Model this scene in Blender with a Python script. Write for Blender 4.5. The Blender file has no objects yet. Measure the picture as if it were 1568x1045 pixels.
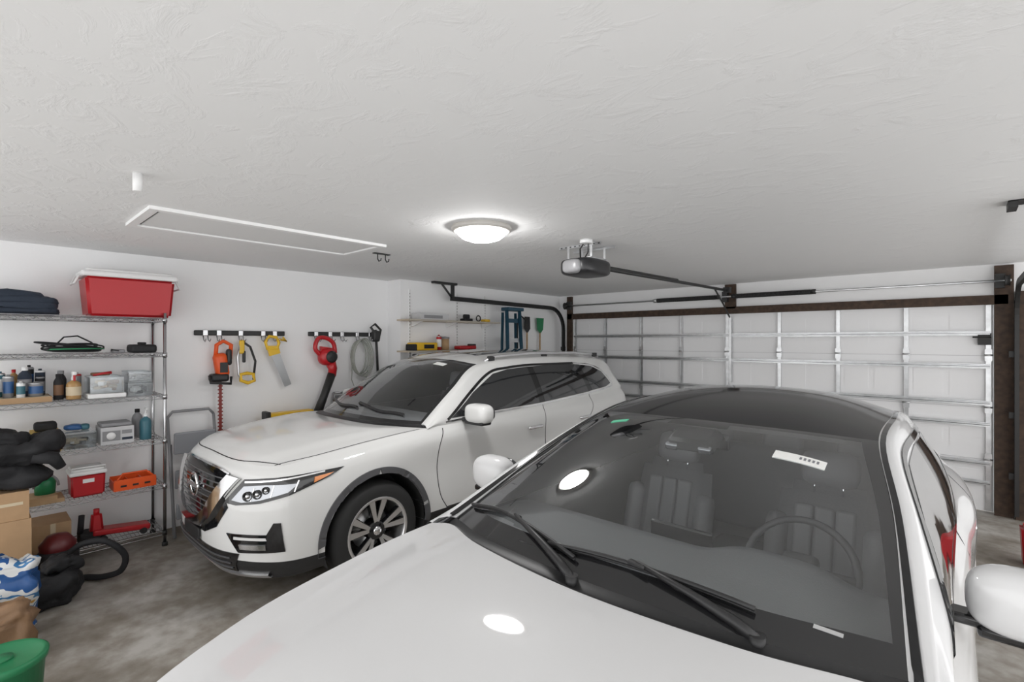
import bpy, bmesh, math, random
from mathutils import Vector as V, Matrix, noise
from mathutils.bvhtree import BVHTree
from math import sin, cos, pi, radians
random.seed(4)
sc = bpy.context.scene
sc.view_settings.view_transform = 'Standard'
sc.view_settings.look = 'None'

# ------------------------------------------------------------ materials
MATS = {}
def mat(name, col, rough=0.5, metal=0.0, coat=0.0, bump=0.0, bscale=40, var=0.0, vscale=8, emit=0.0, spec=0.5):
    if name in MATS: return MATS[name]
    m = bpy.data.materials.new(name); m.use_nodes = True
    nt = m.node_tree; b = nt.nodes['Principled BSDF']
    b.inputs['Base Color'].default_value = (*col, 1)
    b.inputs['Roughness'].default_value = rough
    b.inputs['Metallic'].default_value = metal
    b.inputs['Coat Weight'].default_value = coat
    b.inputs['Coat Roughness'].default_value = 0.04
    b.inputs['Specular IOR Level'].default_value = spec
    if emit:
        b.inputs['Emission Color'].default_value = (*col, 1)
        b.inputs['Emission Strength'].default_value = emit
    if bump or var:
        tc = nt.nodes.new('ShaderNodeTexCoord')
        if var:
            n = nt.nodes.new('ShaderNodeTexNoise'); n.inputs['Scale'].default_value = vscale; n.inputs['Detail'].default_value = 6
            nt.links.new(tc.outputs['Object'], n.inputs['Vector'])
            r = nt.nodes.new('ShaderNodeMapRange')
            r.inputs['From Min'].default_value = .3; r.inputs['From Max'].default_value = .7
            r.inputs['To Min'].default_value = 1 - var; r.inputs['To Max'].default_value = 1 + var
            nt.links.new(n.outputs['Fac'], r.inputs['Value'])
            mx = nt.nodes.new('ShaderNodeVectorMath'); mx.operation = 'SCALE'
            mx.inputs[0].default_value = col
            nt.links.new(r.outputs['Result'], mx.inputs['Scale'])
            nt.links.new(mx.outputs['Vector'], b.inputs['Base Color'])
        if bump:
            n2 = nt.nodes.new('ShaderNodeTexNoise'); n2.inputs['Scale'].default_value = bscale; n2.inputs['Detail'].default_value = 5
            nt.links.new(tc.outputs['Object'], n2.inputs['Vector'])
            bp = nt.nodes.new('ShaderNodeBump'); bp.inputs['Strength'].default_value = bump; bp.inputs['Distance'].default_value = .01
            nt.links.new(n2.outputs['Fac'], bp.inputs['Height'])
            nt.links.new(bp.outputs['Normal'], b.inputs['Normal'])
    MATS[name] = m
    return m

def glassmat(name, tint, base=.05, k=.85, pw=3.5, rough=0.0):
    m = bpy.data.materials.new(name); m.use_nodes = True
    nt = m.node_tree; nt.nodes.clear()
    o = nt.nodes.new('ShaderNodeOutputMaterial'); mx = nt.nodes.new('ShaderNodeMixShader')
    t = nt.nodes.new('ShaderNodeBsdfTransparent'); t.inputs['Color'].default_value = (*tint, 1)
    g = nt.nodes.new('ShaderNodeBsdfGlossy'); g.inputs['Roughness'].default_value = rough
    g.inputs['Color'].default_value = (1, 1, 1, 1)
    f = nt.nodes.new('ShaderNodeLayerWeight'); f.inputs['Blend'].default_value = .5
    p = nt.nodes.new('ShaderNodeMath'); p.operation = 'POWER'; p.inputs[1].default_value = pw
    a = nt.nodes.new('ShaderNodeMath'); a.operation = 'MULTIPLY_ADD'; a.inputs[1].default_value = k; a.inputs[2].default_value = base; a.use_clamp = True
    nt.links.new(f.outputs['Facing'], p.inputs[0]); nt.links.new(p.outputs[0], a.inputs[0]); nt.links.new(a.outputs[0], mx.inputs[0])
    nt.links.new(t.outputs[0], mx.inputs[1]); nt.links.new(g.outputs[0], mx.inputs[2])
    nt.links.new(mx.outputs[0], o.inputs['Surface'])
    MATS[name] = m
    return m

PAINT = mat('white_paint', (.67, .67, .675), .6, 0, 1.0, spec=.3)
PAINT2 = mat('pearl_paint', (.69, .69, .68), .55, 0, 1.0, spec=.3)
BLKG = mat('black_gloss', (.008, .008, .009), .08, 0, .3)
ROOFB = mat('black_roof', (.006, .006, .007), .10, 0, 0, spec=.5)
BLKP = mat('black_plastic', (.018, .018, .019), .45)
GRYP = mat('grey_cladding', (.085, .085, .09), .4)
SEAM = mat('seam_dark', (.02, .02, .02), .8)
CHROME = mat('chrome', (.85, .85, .86), .12, 1)
STEEL = mat('galvanized', (.62, .63, .64), .32, 1, var=.12, vscale=14)
WIRE = mat('wire_chrome', (.50, .50, .51), .25, 1)
RUBBER = mat('rubber', (.02, .02, .02), .8)
TINT = mat('tinted_glass', (.020, .021, .023), .03, 0, .8, spec=.7)
GLASS = glassmat('clear_glass', (.90, .92, .92), .10)
FRIT = mat('frit_black', (.012, .012, .013), .12, 0, .4)
REFL = mat('reflector', (.75, .76, .78), .15, 1)
REFL2 = mat('lamp_housing', (.36, .37, .39), .22, .9)
AMBER = mat('amber', (.70, .22, .04), .2, 0, .8)
INTG = mat('interior_grey', (.25, .255, .265), .6)
INTD = mat('interior_dark', (.085, .085, .09), .65)
LEATHER = mat('seat_leather', (.26, .26, .27), .5, bump=.1, bscale=120)
ALLOY = mat('alloy', (.78, .78, .79), .3, .9)
IRON = mat('black_iron', (.02, .02, .02), .5)

# ------------------------------------------------------------ mesh builder
def empty(name, loc=(0, 0, 0)):
    e = bpy.data.objects.new(name, None); e.location = loc; e.empty_display_size = .1
    sc.collection.objects.link(e); return e

class MB:
    def __init__(s): s.v = []; s.f = []; s.m = []; s.s = []; s.mats = []
    def mi(s, m):
        if m not in s.mats: s.mats.append(m)
        return s.mats.index(m)
    def add(s, vs, fs, m, smooth=False):
        o = len(s.v); s.v += [V(p) for p in vs]; k = s.mi(m)
        for f in fs: s.f.append([i + o for i in f]); s.m.append(k); s.s.append(smooth)
    def bm(s, bm, m, smooth=False, flat6=False):
        bm.verts.index_update()
        big = set()
        if flat6:
            big = set(sorted(range(len(bm.faces)), key=lambda i: -bm.faces[i].calc_area())[:6])
        base = len(s.s)
        s.add([v.co.copy() for v in bm.verts], [[v.index for v in f.verts] for f in bm.faces], m, smooth)
        for i in big: s.s[base+i] = False
        bm.free()
    def box(s, c, d, m, rot=None, bev=0.0, seg=2):
        bm = bmesh.new(); bmesh.ops.create_cube(bm, size=1)
        for v in bm.verts: v.co = V((v.co.x*d[0], v.co.y*d[1], v.co.z*d[2]))
        if bev: bmesh.ops.bevel(bm, geom=bm.edges[:], offset=bev, segments=seg, affect='EDGES', profile=.5)
        R = rot.to_4x4() if rot else Matrix.Identity(4)
        bm.transform(Matrix.Translation(c) @ R); bm.faces.ensure_lookup_table(); s.bm(bm, m, bool(bev), bool(bev) and bev < .03)
    def b2(s, a, b, m, bev=0.0):
        a = V(a); b = V(b); s.box((a+b)/2, [abs(b[i]-a[i]) for i in range(3)], m, None, bev)
    def taper(s, c, d, top, m, bev=.01, rot=None):
        bm = bmesh.new(); bmesh.ops.create_cube(bm, size=1)
        for v in bm.verts:
            k = top if v.co.z > 0 else 1
            v.co = V((v.co.x*d[0]*k, v.co.y*d[1]*k, v.co.z*d[2]))
        if bev: bmesh.ops.bevel(bm, geom=bm.edges[:], offset=bev, segments=2, affect='EDGES')
        R = rot.to_4x4() if rot else Matrix.Identity(4)
        bm.transform(Matrix.Translation(c) @ R); bm.faces.ensure_lookup_table(); s.bm(bm, m, True, bev < .03)
    def tube(s, path, r, m, seg=8, closed=False, cap=True):
        path = [V(p) for p in path]; n = len(path); vs = []; fs = []
        up = None
        for i, p in enumerate(path):
            a = path[(i-1) % n] if (closed or i > 0) else p
            b = path[(i+1) % n] if (closed or i < n-1) else p
            t = (b-a).normalized()
            if up is None:
                up = V((0, 0, 1)) if abs(t.z) < .9 else V((1, 0, 0))
            x = t.cross(up)
            if x.length < 1e-4: x = t.cross(V((0, 1, 0)))
            x.normalize(); up = x.cross(t).normalized()
            rr = r[i] if isinstance(r, (list, tuple)) else r
            for j in range(seg):
                an = 2*pi*j/seg; vs.append(p + (x*cos(an) + up*sin(an))*rr)
        for i in range(n if closed else n-1):
            for j in range(seg):
                k = (i+1) % n
                fs.append([i*seg+j, i*seg+(j+1) % seg, k*seg+(j+1) % seg, k*seg+j])
        if not closed and cap:
            fs.append(list(range(seg))[::-1]); fs.append([(n-1)*seg+j for j in range(seg)])
        s.add(vs, fs, m, True)
    def cyl(s, a, b, r, m, seg=16, r2=None):
        s.tube([a, b], [r, r if r2 is None else r2], m, seg)
        for k in (-1, -2): s.s[k] = False
    def lathe(s, c, axis, prof, m, seg=32):
        c = V(c); ax = V(axis).normalized()
        x = ax.orthogonal().normalized(); y = ax.cross(x); vs = []; fs = []
        for (r, h) in prof:
            for j in range(seg):
                a = 2*pi*j/seg; vs.append(c + ax*h + (x*cos(a)+y*sin(a))*r)
        for i in range(len(prof)-1):
            for j in range(seg):
                fs.append([i*seg+j, i*seg+(j+1) % seg, (i+1)*seg+(j+1) % seg, (i+1)*seg+j])
        s.add(vs, fs, m, True)
    def _raw(s, bm, m):
        bm.verts.index_update()
        s.add([v.co.copy() for v in bm.verts], [[v.index for v in f.verts] for f in bm.faces], m, True); bm.free()
    def sph(s, c, r, m, seg=16):
        if not isinstance(r, (tuple, list)): r = (r, r, r)
        bm = bmesh.new(); bmesh.ops.create_uvsphere(bm, u_segments=seg, v_segments=seg//2, radius=1)
        for v in bm.verts: v.co = V((v.co.x*r[0], v.co.y*r[1], v.co.z*r[2])) + V(c)
        s._raw(bm, m)
    def blob(s, c, d, m, amp=.03, freq=6, seed=0, p=.5, rot=None, flat=True):
        bm = bmesh.new(); bmesh.ops.create_icosphere(bm, subdivisions=4, radius=1)
        for v in bm.verts:
            q = v.co.copy()
            q = V([math.copysign(abs(t)**p, t) for t in q])
            q = V((q.x*d[0]/2, q.y*d[1]/2, q.z*d[2]/2))
            nz = noise.noise(q*freq + V((seed*7.3, seed*3.1, 0)))
            n2 = noise.noise(q*freq*2.7 + V((seed*2.3, 5, seed)))
            q += v.co.normalized()*(amp*(nz + .5*n2))
            if flat: q.z = max(q.z, -d[2]/2)
            v.co = q
        R = rot.to_4x4() if rot else Matrix.Identity(4)
        bm.transform(Matrix.Translation(c) @ R); s._raw(bm, m)
    def prism(s, pts, off, m, smooth=False):
        pts = [V(p) for p in pts]; off = V(off); n = len(pts)
        s.add(pts + [p+off for p in pts],
              [list(range(n))[::-1], [i+n for i in range(n)]] + [[i, (i+1) % n, (i+1) % n+n, i+n] for i in range(n)], m, smooth)
    def grid(s, P, m, smooth=True, matf=None):
        nu = len(P); nv = len(P[0]); o = len(s.v)
        for r in P: s.v += [V(p) for p in r]
        for i in range(nu-1):
            for j in range(nv-1):
                s.f.append([o+i*nv+j, o+(i+1)*nv+j, o+(i+1)*nv+j+1, o+i*nv+j+1])
                s.m.append(s.mi(matf(i, j) if matf else m)); s.s.append(smooth)
    def build(s, name, parent=None, loc=None, recalc=True):
        me = bpy.data.meshes.new(name); me.from_pydata([tuple(v) for v in s.v], [], s.f)
        for m in s.mats: me.materials.append(m)
        me.polygons.foreach_set('material_index', s.m); me.polygons.foreach_set('use_smooth', s.s)
        if recalc:
            bm = bmesh.new(); bm.from_mesh(me); bmesh.ops.recalc_face_normals(bm, faces=bm.faces[:]); bm.to_mesh(me); bm.free()
        me.update()
        o = bpy.data.objects.new(name, me); sc.collection.objects.link(o)
        if parent: o.parent = parent
        if loc: o.location = loc
        return o

def cr(P, t, closed=False):
    n = len(P)
    if closed:
        i = math.floor(t); f = t - i; i %= n
        p0, p1, p2, p3 = P[(i-1) % n], P[i], P[(i+1) % n], P[(i+2) % n]
    else:
        i = min(max(int(math.floor(t)), 0), n-2); f = t - i
        p1, p2 = P[i], P[i+1]
        p0 = P[i-1] if i > 0 else p1*2-p2
        p3 = P[i+2] if i+2 < n else p2*2-p1
    return p1*1.0 + (p2-p0)*(.5*f) + (p0*2-p1*5+p2*4-p3)*(.5*f*f) + (p1*3-p0-p2*3+p3)*(.5*f**3)

def coons(c0, c1, d0, d1, nu, nv, fn=None):
    G = []
    P00, P10, P01, P11 = c0(0), c0(1), c1(0), c1(1)
    for i in range(nu+1):
        u = i/nu; row = []
        for j in range(nv+1):
            v = j/nv
            p = c0(u)*(1-v)+c1(u)*v + d0(v)*(1-u)+d1(v)*u - (P00*(1-u)*(1-v)+P10*u*(1-v)+P01*(1-u)*v+P11*u*v)
            if fn: p = p + fn(u, v)
            row.append(p)
        G.append(row)
    return G

def mirr(p): return V((-p.x, p.y, p.z))
def symc(half):
    h = [V(p) for p in half]
    return [mirr(p) for p in h[:0:-1]] + h

# ------------------------------------------------------------ projection patches
def proj(mb, bvh, pts, d, m, off=.004, res=.03, thick=0.0, smooth=True):
    d = V(d).normalized(); u = d.cross(V((0, 0, 1)))
    if u.length < .1: u = V((1, 0, 0))
    u.normalize(); w = u.cross(d).normalized()
    bm = bmesh.new()
    q = [(V(p).dot(u), V(p).dot(w)) for p in pts]
    vs = [bm.verts.new((a, b, 0)) for a, b in q]
    bm.faces.new(vs)
    bmesh.ops.triangulate(bm, faces=bm.faces[:])
    for ax in (0, 1):
        lo = min(x[ax] for x in q); hi = max(x[ax] for x in q)
        n = int((hi-lo)/res)
        for k in range(1, n+1):
            co = [0, 0, 0]; co[ax] = lo + (hi-lo)*k/(n+1); no = [0, 0, 0]; no[ax] = 1
            bmesh.ops.bisect_plane(bm, geom=bm.verts[:]+bm.edges[:]+bm.faces[:], plane_co=co, plane_no=no)
    bmesh.ops.remove_doubles(bm, verts=bm.verts[:], dist=.0005)
    bm.verts.index_update()
    out = []; outb = []
    for v in bm.verts:
        o = u*v.co.x + w*v.co.y - d*6
        h, n, i, dist = bvh.ray_cast(o, d)
        if h is None:
            h, n, i, dist = bvh.find_nearest(o + d*6 + (V(pts[0]).dot(d))*d)
        if n.dot(d) > 0: n = -n
        out.append(h + n*(off+thick)); outb.append(h + n*(-.004))
    faces = [[v.index for v in f.verts] for f in bm.faces]
    N = len(out)
    be = [e for e in bm.edges if len(e.link_faces) == 1]
    rim = [[e.verts[0].index, e.verts[1].index, e.verts[1].index+N, e.verts[0].index+N] for e in be]
    mb.add(out, faces, m, smooth)
    mb.add(out+outb, rim, m, False)
    bm.free()

def stroke(mb, bvh, path, wd, d, m, off=.003, thick=0.0, n=None, sm=True):
    P = [V(p) for p in path]
    if sm and len(P) > 2:
        k = n or (len(P)-1)*6
        P = [cr(P, (len(P)-1)*i/k) for i in range(k+1)]
    d = V(d).normalized()
    Q = []
    for i in range(len(P)-1):
        L = (P[i+1]-P[i]).length; c = max(1, int(L/.03))
        for j in range(c): Q.append(P[i].lerp(P[i+1], j/c))
    Q.append(P[-1])
    top = []
    for i, p in enumerate(Q):
        t = Q[min(i+1, len(Q)-1)]-Q[max(i-1, 0)]; s_ = t.cross(d).normalized()*wd/2
        row = []
        for e in (-1, 1):
            o = p + s_*e; o = o - d*(o.dot(d)) - d*8
            h, nn, ii, dist = bvh.ray_cast(o, d)
            if h is None: h, nn, ii, dist = bvh.find_nearest(p+s_*e)
            if nn.dot(d) > 0: nn = -nn
            row.append((h+nn*(off+thick), h-nn*.003))
        top.append([row[0][1], row[0][0], row[1][0], row[1][1]])
    mb.grid(top, m, False)

# ------------------------------------------------------------ car
def wheel(parent, c, side, R, wd, name, style=0):
    mb = MB(); x = side
    r0 = R*.68
    T = [(r0, -wd/2), (R*.80, -wd/2-.008), (R*.93, -wd/2+.002), (R*.985, -wd/2+.03), (R, -wd/2+.06), (R, wd/2-.06), (R*.985, wd/2-.03), (R*.93, wd/2-.002), (R*.8, wd/2+.008), (r0, wd/2)]
    mb.lathe((0, 0, 0), (x, 0, 0), T, RUBBER, 48)
    for a in range(-1, 2):
        mb.lathe((0, 0, 0), (x, 0, 0), [(R+.001, a*.035-.004), (R+.001, a*.035+.004)], SEAM, 48)
    mb.lathe((0, 0, 0), (x, 0, 0), [(r0+.006, wd/2+.002), (r0-.008, wd/2+.006), (r0-.018, wd/2-.004), (r0-.022, wd/2-.05), (r0-.03, -wd/2+.02)], ALLOY, 48)
    mb.lathe((0, 0, 0), (x, 0, 0), [(.0, -.02), (R*.42, -.02), (R*.42, -.01), (0, -.01)], STEEL, 32)
    mb.lathe((0, 0, 0), (x, 0, 0), [(.0, -wd/2+.01), (r0, -wd/2+.01)], SEAM, 32)
    mb.lathe((0, 0, 0), (x, 0, 0), [(.075, 0), (.075, wd/2-.035), (.06, wd/2-.022), (0, wd/2-.02)], BLKG, 24)
    mb.lathe((0, 0, 0), (x, 0, 0), [(.032, wd/2-.02), (.03, wd/2-.012), (0, wd/2-.01)], CHROME, 20)
    for k in range(5):
        for e in (-1, 1):
            a = 2*pi*k/5 + pi/2
            da = e*.10; db = e*.23
            p0 = V((0, cos(a+da*1.2)*.065, sin(a+da*1.2)*.065)); p1 = V((0, cos(a+db)*(r0-.012), sin(a+db)*(r0-.012)))
            t = (p1-p0).normalized(); n = V((x, 0, 0)).cross(t)
            xo = x*(wd/2-.028); x1 = x*(wd/2-.006)
            for (w0, w1, dx, mm) in ((.017, .030, 0, BLKG), (.012, .023, x*.004, ALLOY)):
                q = [p0-n*w0, p0+n*w0, p1+n*w1, p1-n*w1]
                top = [V((xo+dx, 0, 0))+q[0], V((xo+dx, 0, 0))+q[1], V((x1+dx, 0, 0))+q[2], V((x1+dx, 0, 0))+q[3]]
                bot = [p-V((x*.035, 0, 0)) for p in top]
                mb.add(top+bot, [[0, 1, 2, 3], [7, 6, 5, 4], [0, 4, 5, 1], [1, 5, 6, 2], [2, 6, 7, 3], [3, 7, 4, 0]], mm)
    return mb.build(name, parent, c)

def make_car(name, loc, D):
    root = empty(name, loc)
    H = [[V(p) for p in r] for r in D['rings']]
    rings = [r + [mirr(p) for p in r[-2:0:-1]] for r in H]
    T = rings[0]; Tf = lambda t: cr(T, t, True)
    body = MB()
    nper = 20; sub = 7; N = 24*nper; K = len(rings)
    G = []
    for i in range(N):
        t = i/nper
        col = [cr(r, t, True) for r in rings]
        G.append([cr(col, j/sub) for j in range((K-1)*sub+1)])
    G.append(list(G[0]))
    nv = len(G[0])
    def inside(p):
        for wy in D['wheels']:
            if abs(p.x) > .55 and (p.y-wy)**2+(p.z-D['wz'])**2 < D['wr']**2: return wy
        return None
    fl = [[inside(p) for p in r] for r in G]
    vs = []; fs = []; ms = []
    for i in range(N+1):
        for j in range(nv):
            p = G[i][j]
            if fl[i][j] is not None:
                wy = fl[i][j]; dy = p.y-wy; dz = p.z-D['wz']; L = max(math.hypot(dy, dz), 1e-4)
                p = V((p.x, wy+dy/L*D['wr'], D['wz']+dz/L*D['wr']))
            vs.append(p)
    for i in range(N):
        for j in range(nv-1):
            if all(fl[a][b] is not None for a, b in ((i, j), (i+1, j), (i+1, j+1), (i, j+1))): continue
            fs.append([i*nv+j, (i+1)*nv+j, (i+1)*nv+j+1, i*nv+j+1])
            ms.append(j >= D['cladrow']*sub)
    body.add(vs, [f for f, q in zip(fs, ms) if not q], D['paint'], True)
    body.add(vs, [f for f, q in zip(fs, ms) if q], BLKP, True)
    cow = symc(D['cowl'] + [H[0][5]]); nc = len(cow)-1
    hood = coons(lambda u: Tf(-2+4*u), lambda u: cr(cow, u*nc), lambda v: Tf(-2-3*v), lambda v: Tf(2+3*v), 48, 30, D['hoodfn'])
    body.grid(hood, D['paint'])
    I = [V(p) for p in D['I']]; O = [V(p) for p in D['O']]
    O[0] = Tf(5).copy(); rt = D['rear_t']; O[-1] = Tf(rt).copy()
    Ip = lambda t: cr(I, t); Im = lambda t: mirr(cr(I, t))
    n_ = 60
    for sgn in (1, -1):
        mm = (lambda p: p) if sgn > 0 else mirr
        strip = []; side = []
        for i in range(n_+1):
            t = 7*i/n_; a = mm(cr(I, t)); b = mm(cr(O, t))
            mid = (a+b)/2 + V((sgn*.012, 0, .012))
            strip.append([cr([a, mid, b], q/3*2) for q in range(4)])
            y = cr(O, t).y
            lo_, hi_ = 5, rt
            for _ in range(24):
                md = (lo_+hi_)/2
                if Tf(md).y < y: lo_ = md
                else: hi_ = md
            bt = mm(Tf((lo_+hi_)/2))
            side.append([bt.lerp(b, q/8) + V((sgn*.02*sin(pi*q/8), 0, 0)) for q in range(9)])
        body.grid(strip, D['paint']); body.grid(side, D['paint'])
        lin = [[p - V((sgn*.045, 0, .0)) for p in r] for r in side]
        body.grid(lin, INTD)
        inn = [[mm(Tf(5+(rt-5)*i/30)) - V((sgn*(.05), 0, 0)) + V((0, 0, -.35*q)) for q in range(3)] for i in range(31)]
        body.grid(inn, INTD)
    hd = symc(D['header'] + [I[2]]); rr = symc(D['rroof'] + [I[5]])
    ce = D['crown']
    roof = coons(lambda u: cr(hd, u*(len(hd)-1)), lambda u: cr(rr, u*(len(rr)-1)), lambda v: Im(2+3*v), lambda v: Ip(2+3*v), 30, 40,
                 lambda u, v: V((0, 0, ce*(1-(2*u-1)**2)*4*v*(1-v))))
    body.grid(roof, D['roofmat'])
    body.grid([[p-V((0, 0, .03)) for p in r] for r in roof], INTG)
    rb = symc(D['rbase'] + [I[7]])
    rg = coons(lambda u: cr(rr, u*(len(rr)-1)), lambda u: cr(rb, u*(len(rb)-1)), lambda v: Im(5+2*v), lambda v: Ip(5+2*v), 24, 12)
    body.grid(rg, TINT)
    body.grid([[p-V((0, .04, 0)) for p in r] for r in rg], INTD)
    if rt < 10:
        fe = symc(D['rbase'] + [I[7], Tf(rt)])
        deck = coons(lambda u: cr(fe, u*(len(fe)-1)), lambda u: Tf(14-4*u), lambda v: mirr(Tf(rt+(10-rt)*v)), lambda v: Tf(rt+(10-rt)*v), 24, 10)
        body.grid(deck, D['paint'])
    wb = symc(D['wbase'] + [I[0]])
    cg = [[cr(cow, nc*i/40), cr(cow, nc*i/40).lerp(cr(wb, (len(wb)-1)*i/40), .5)-V((0, 0, .012)), cr(wb, (len(wb)-1)*i/40)] for i in range(41)]
    body.grid(cg, BLKP)
    wc = D['wcrown']
    ws = coons(lambda u: cr(wb, u*(len(wb)-1)), lambda u: cr(hd, u*(len(hd)-1)), lambda v: Im(2*v), lambda v: Ip(2*v), 60, 50,
               lambda u, v: V((0, -wc*.6, wc))*(1-(2*u-1)**2)*4*v*(1-v))
    wsm = MB()
    fb = D['frit']
    def wf(i, j):
        u = (i+.5)/60; v = (j+.5)/50
        if u < fb[0] or u > 1-fb[0] or v < fb[1] or v > 1-fb[2]: return FRIT
        if v > 1-fb[2]-.05 and abs(u-.5) < .09: return FRIT
        return GLASS
    wsm.grid(ws, GLASS, True, wf)
    wsm.build('windshield', root)
    hw = D['hw']
    body.b2((-hw+.16, .3, .24), (hw-.16, D['len']-.3, .27), SEAM)
    for wy in D['wheels']:
        for sgn in (1, -1):
            R = D['wr']+.004
            g = [[V((sgn*xx, wy+R*cos(a), D['wz']+R*sin(a))) for xx in (hw-.32, hw-.02)] for a in [radians(-22+224*q/30) for q in range(31)]]
            body.grid(g, SEAM)
            body.prism([V((sgn*(hw-.32), wy+R*cos(a), D['wz']+R*sin(a))) for a in [radians(-22+224*q/30) for q in range(31)]], (sgn*.004, 0, 0), SEAM)
    body.build('body_shell', root, recalc=False)
    bvh = BVHTree.FromPolygons([tuple(v) for v in body.v], body.f)
    wv = BVHTree.FromPolygons([tuple(v) for v in wsm.v], wsm.f)
    for i, wy in enumerate(D['wheels']):
        for sgn in (1, -1):
            wheel(root, (sgn*(hw-.125), wy, D['tr']), sgn, D['tr'], .225, 'wheel_%d' % (i*2+(sgn > 0)+1))
    return root, bvh, wv

# ---- SUV
suvD = dict(
 rings=[
 [(0,.09,.95),(.42,.13,.94),(.72,.28,.93),(.79,.52,.965),(.82,.93,1.01),(.84,1.42,1.045),(.86,2.2,1.06),(.86,3.0,1.09),(.845,3.64,1.12),(.82,4.1,1.14),(.73,4.46,1.15),(.40,4.58,1.15),(0,4.60,1.15)],
 [(0,.035,.87),(.44,.075,.86),(.78,.26,.86),(.87,.52,.885),(.905,.93,.93),(.905,1.42,.95),(.90,2.2,.96),(.90,3.0,.98),(.915,3.64,1.0),(.885,4.1,1.02),(.78,4.5,1.03),(.42,4.64,1.03),(0,4.66,1.03)],
 [(0,.0,.66),(.46,.04,.66),(.81,.24,.66),(.905,.52,.68),(.93,.93,.72),(.895,1.42,.72),(.89,2.2,.73),(.895,3.0,.74),(.93,3.64,.76),(.91,4.1,.78),(.80,4.52,.78),(.44,4.66,.78),(0,4.68,.78)],
 [(0,.0,.33),(.46,.035,.33),(.80,.24,.33),(.905,.52,.34),(.935,.93,.38),(.92,1.42,.38),(.915,2.2,.38),(.92,3.0,.38),(.935,3.64,.40),(.91,4.1,.42),(.80,4.54,.44),(.44,4.68,.44),(0,4.70,.44)],
 [(0,.08,.19),(.45,.11,.19),(.76,.30,.20),(.86,.54,.23),(.88,.93,.26),(.86,1.42,.25),(.86,2.2,.25),(.86,3.0,.25),(.88,3.64,.28),(.86,4.1,.30),(.76,4.46,.32),(.44,4.58,.32),(0,4.6,.32)]],
 wheels=(.93, 3.64), wz=.37, wr=.415, tr=.36, cladrow=3, paint=PAINT2, roofmat=PAINT2,
 cowl=[(0,1.06,1.085),(.45,1.12,1.075),(.70,1.28,1.06)],
 hoodfn=lambda u, v: V((0, 0, .035*(1-(2*u-1)**2)*4*v*(1-v) + .014*min(1, max(0, (.78-abs(2*u-1))/.12))*min(1, v*6)*min(1, (1-v)*8))),
 I=[(.77,1.42,1.07),(.70,1.78,1.33),(.61,2.14,1.535),(.62,2.75,1.585),(.615,3.45,1.58),(.58,4.22,1.52),(.62,4.40,1.34),(.68,4.50,1.16)],
 O=[(.84,1.42,1.05),(.765,1.80,1.30),(.675,2.18,1.495),(.685,2.80,1.54),(.68,3.45,1.535),(.65,4.16,1.48),(.70,4.34,1.32),(.73,4.46,1.15)],
 rear_t=10, header=[(0,2.02,1.585),(.35,2.05,1.575)], rroof=[(0,4.32,1.57),(.35,4.30,1.56)], rbase=[(0,4.60,1.16),(.40,4.57,1.16)],
 wbase=[(0,1.14,1.095),(.45,1.20,1.085),(.68,1.33,1.075)], crown=.03, wcrown=.03, frit=(.03, .05, .05), hw=.92, len=4.68)
SUVL = (-4.07, 1.10, 0)
suv, sb, sw = make_car('suv_car', SUVL, suvD)

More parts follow.
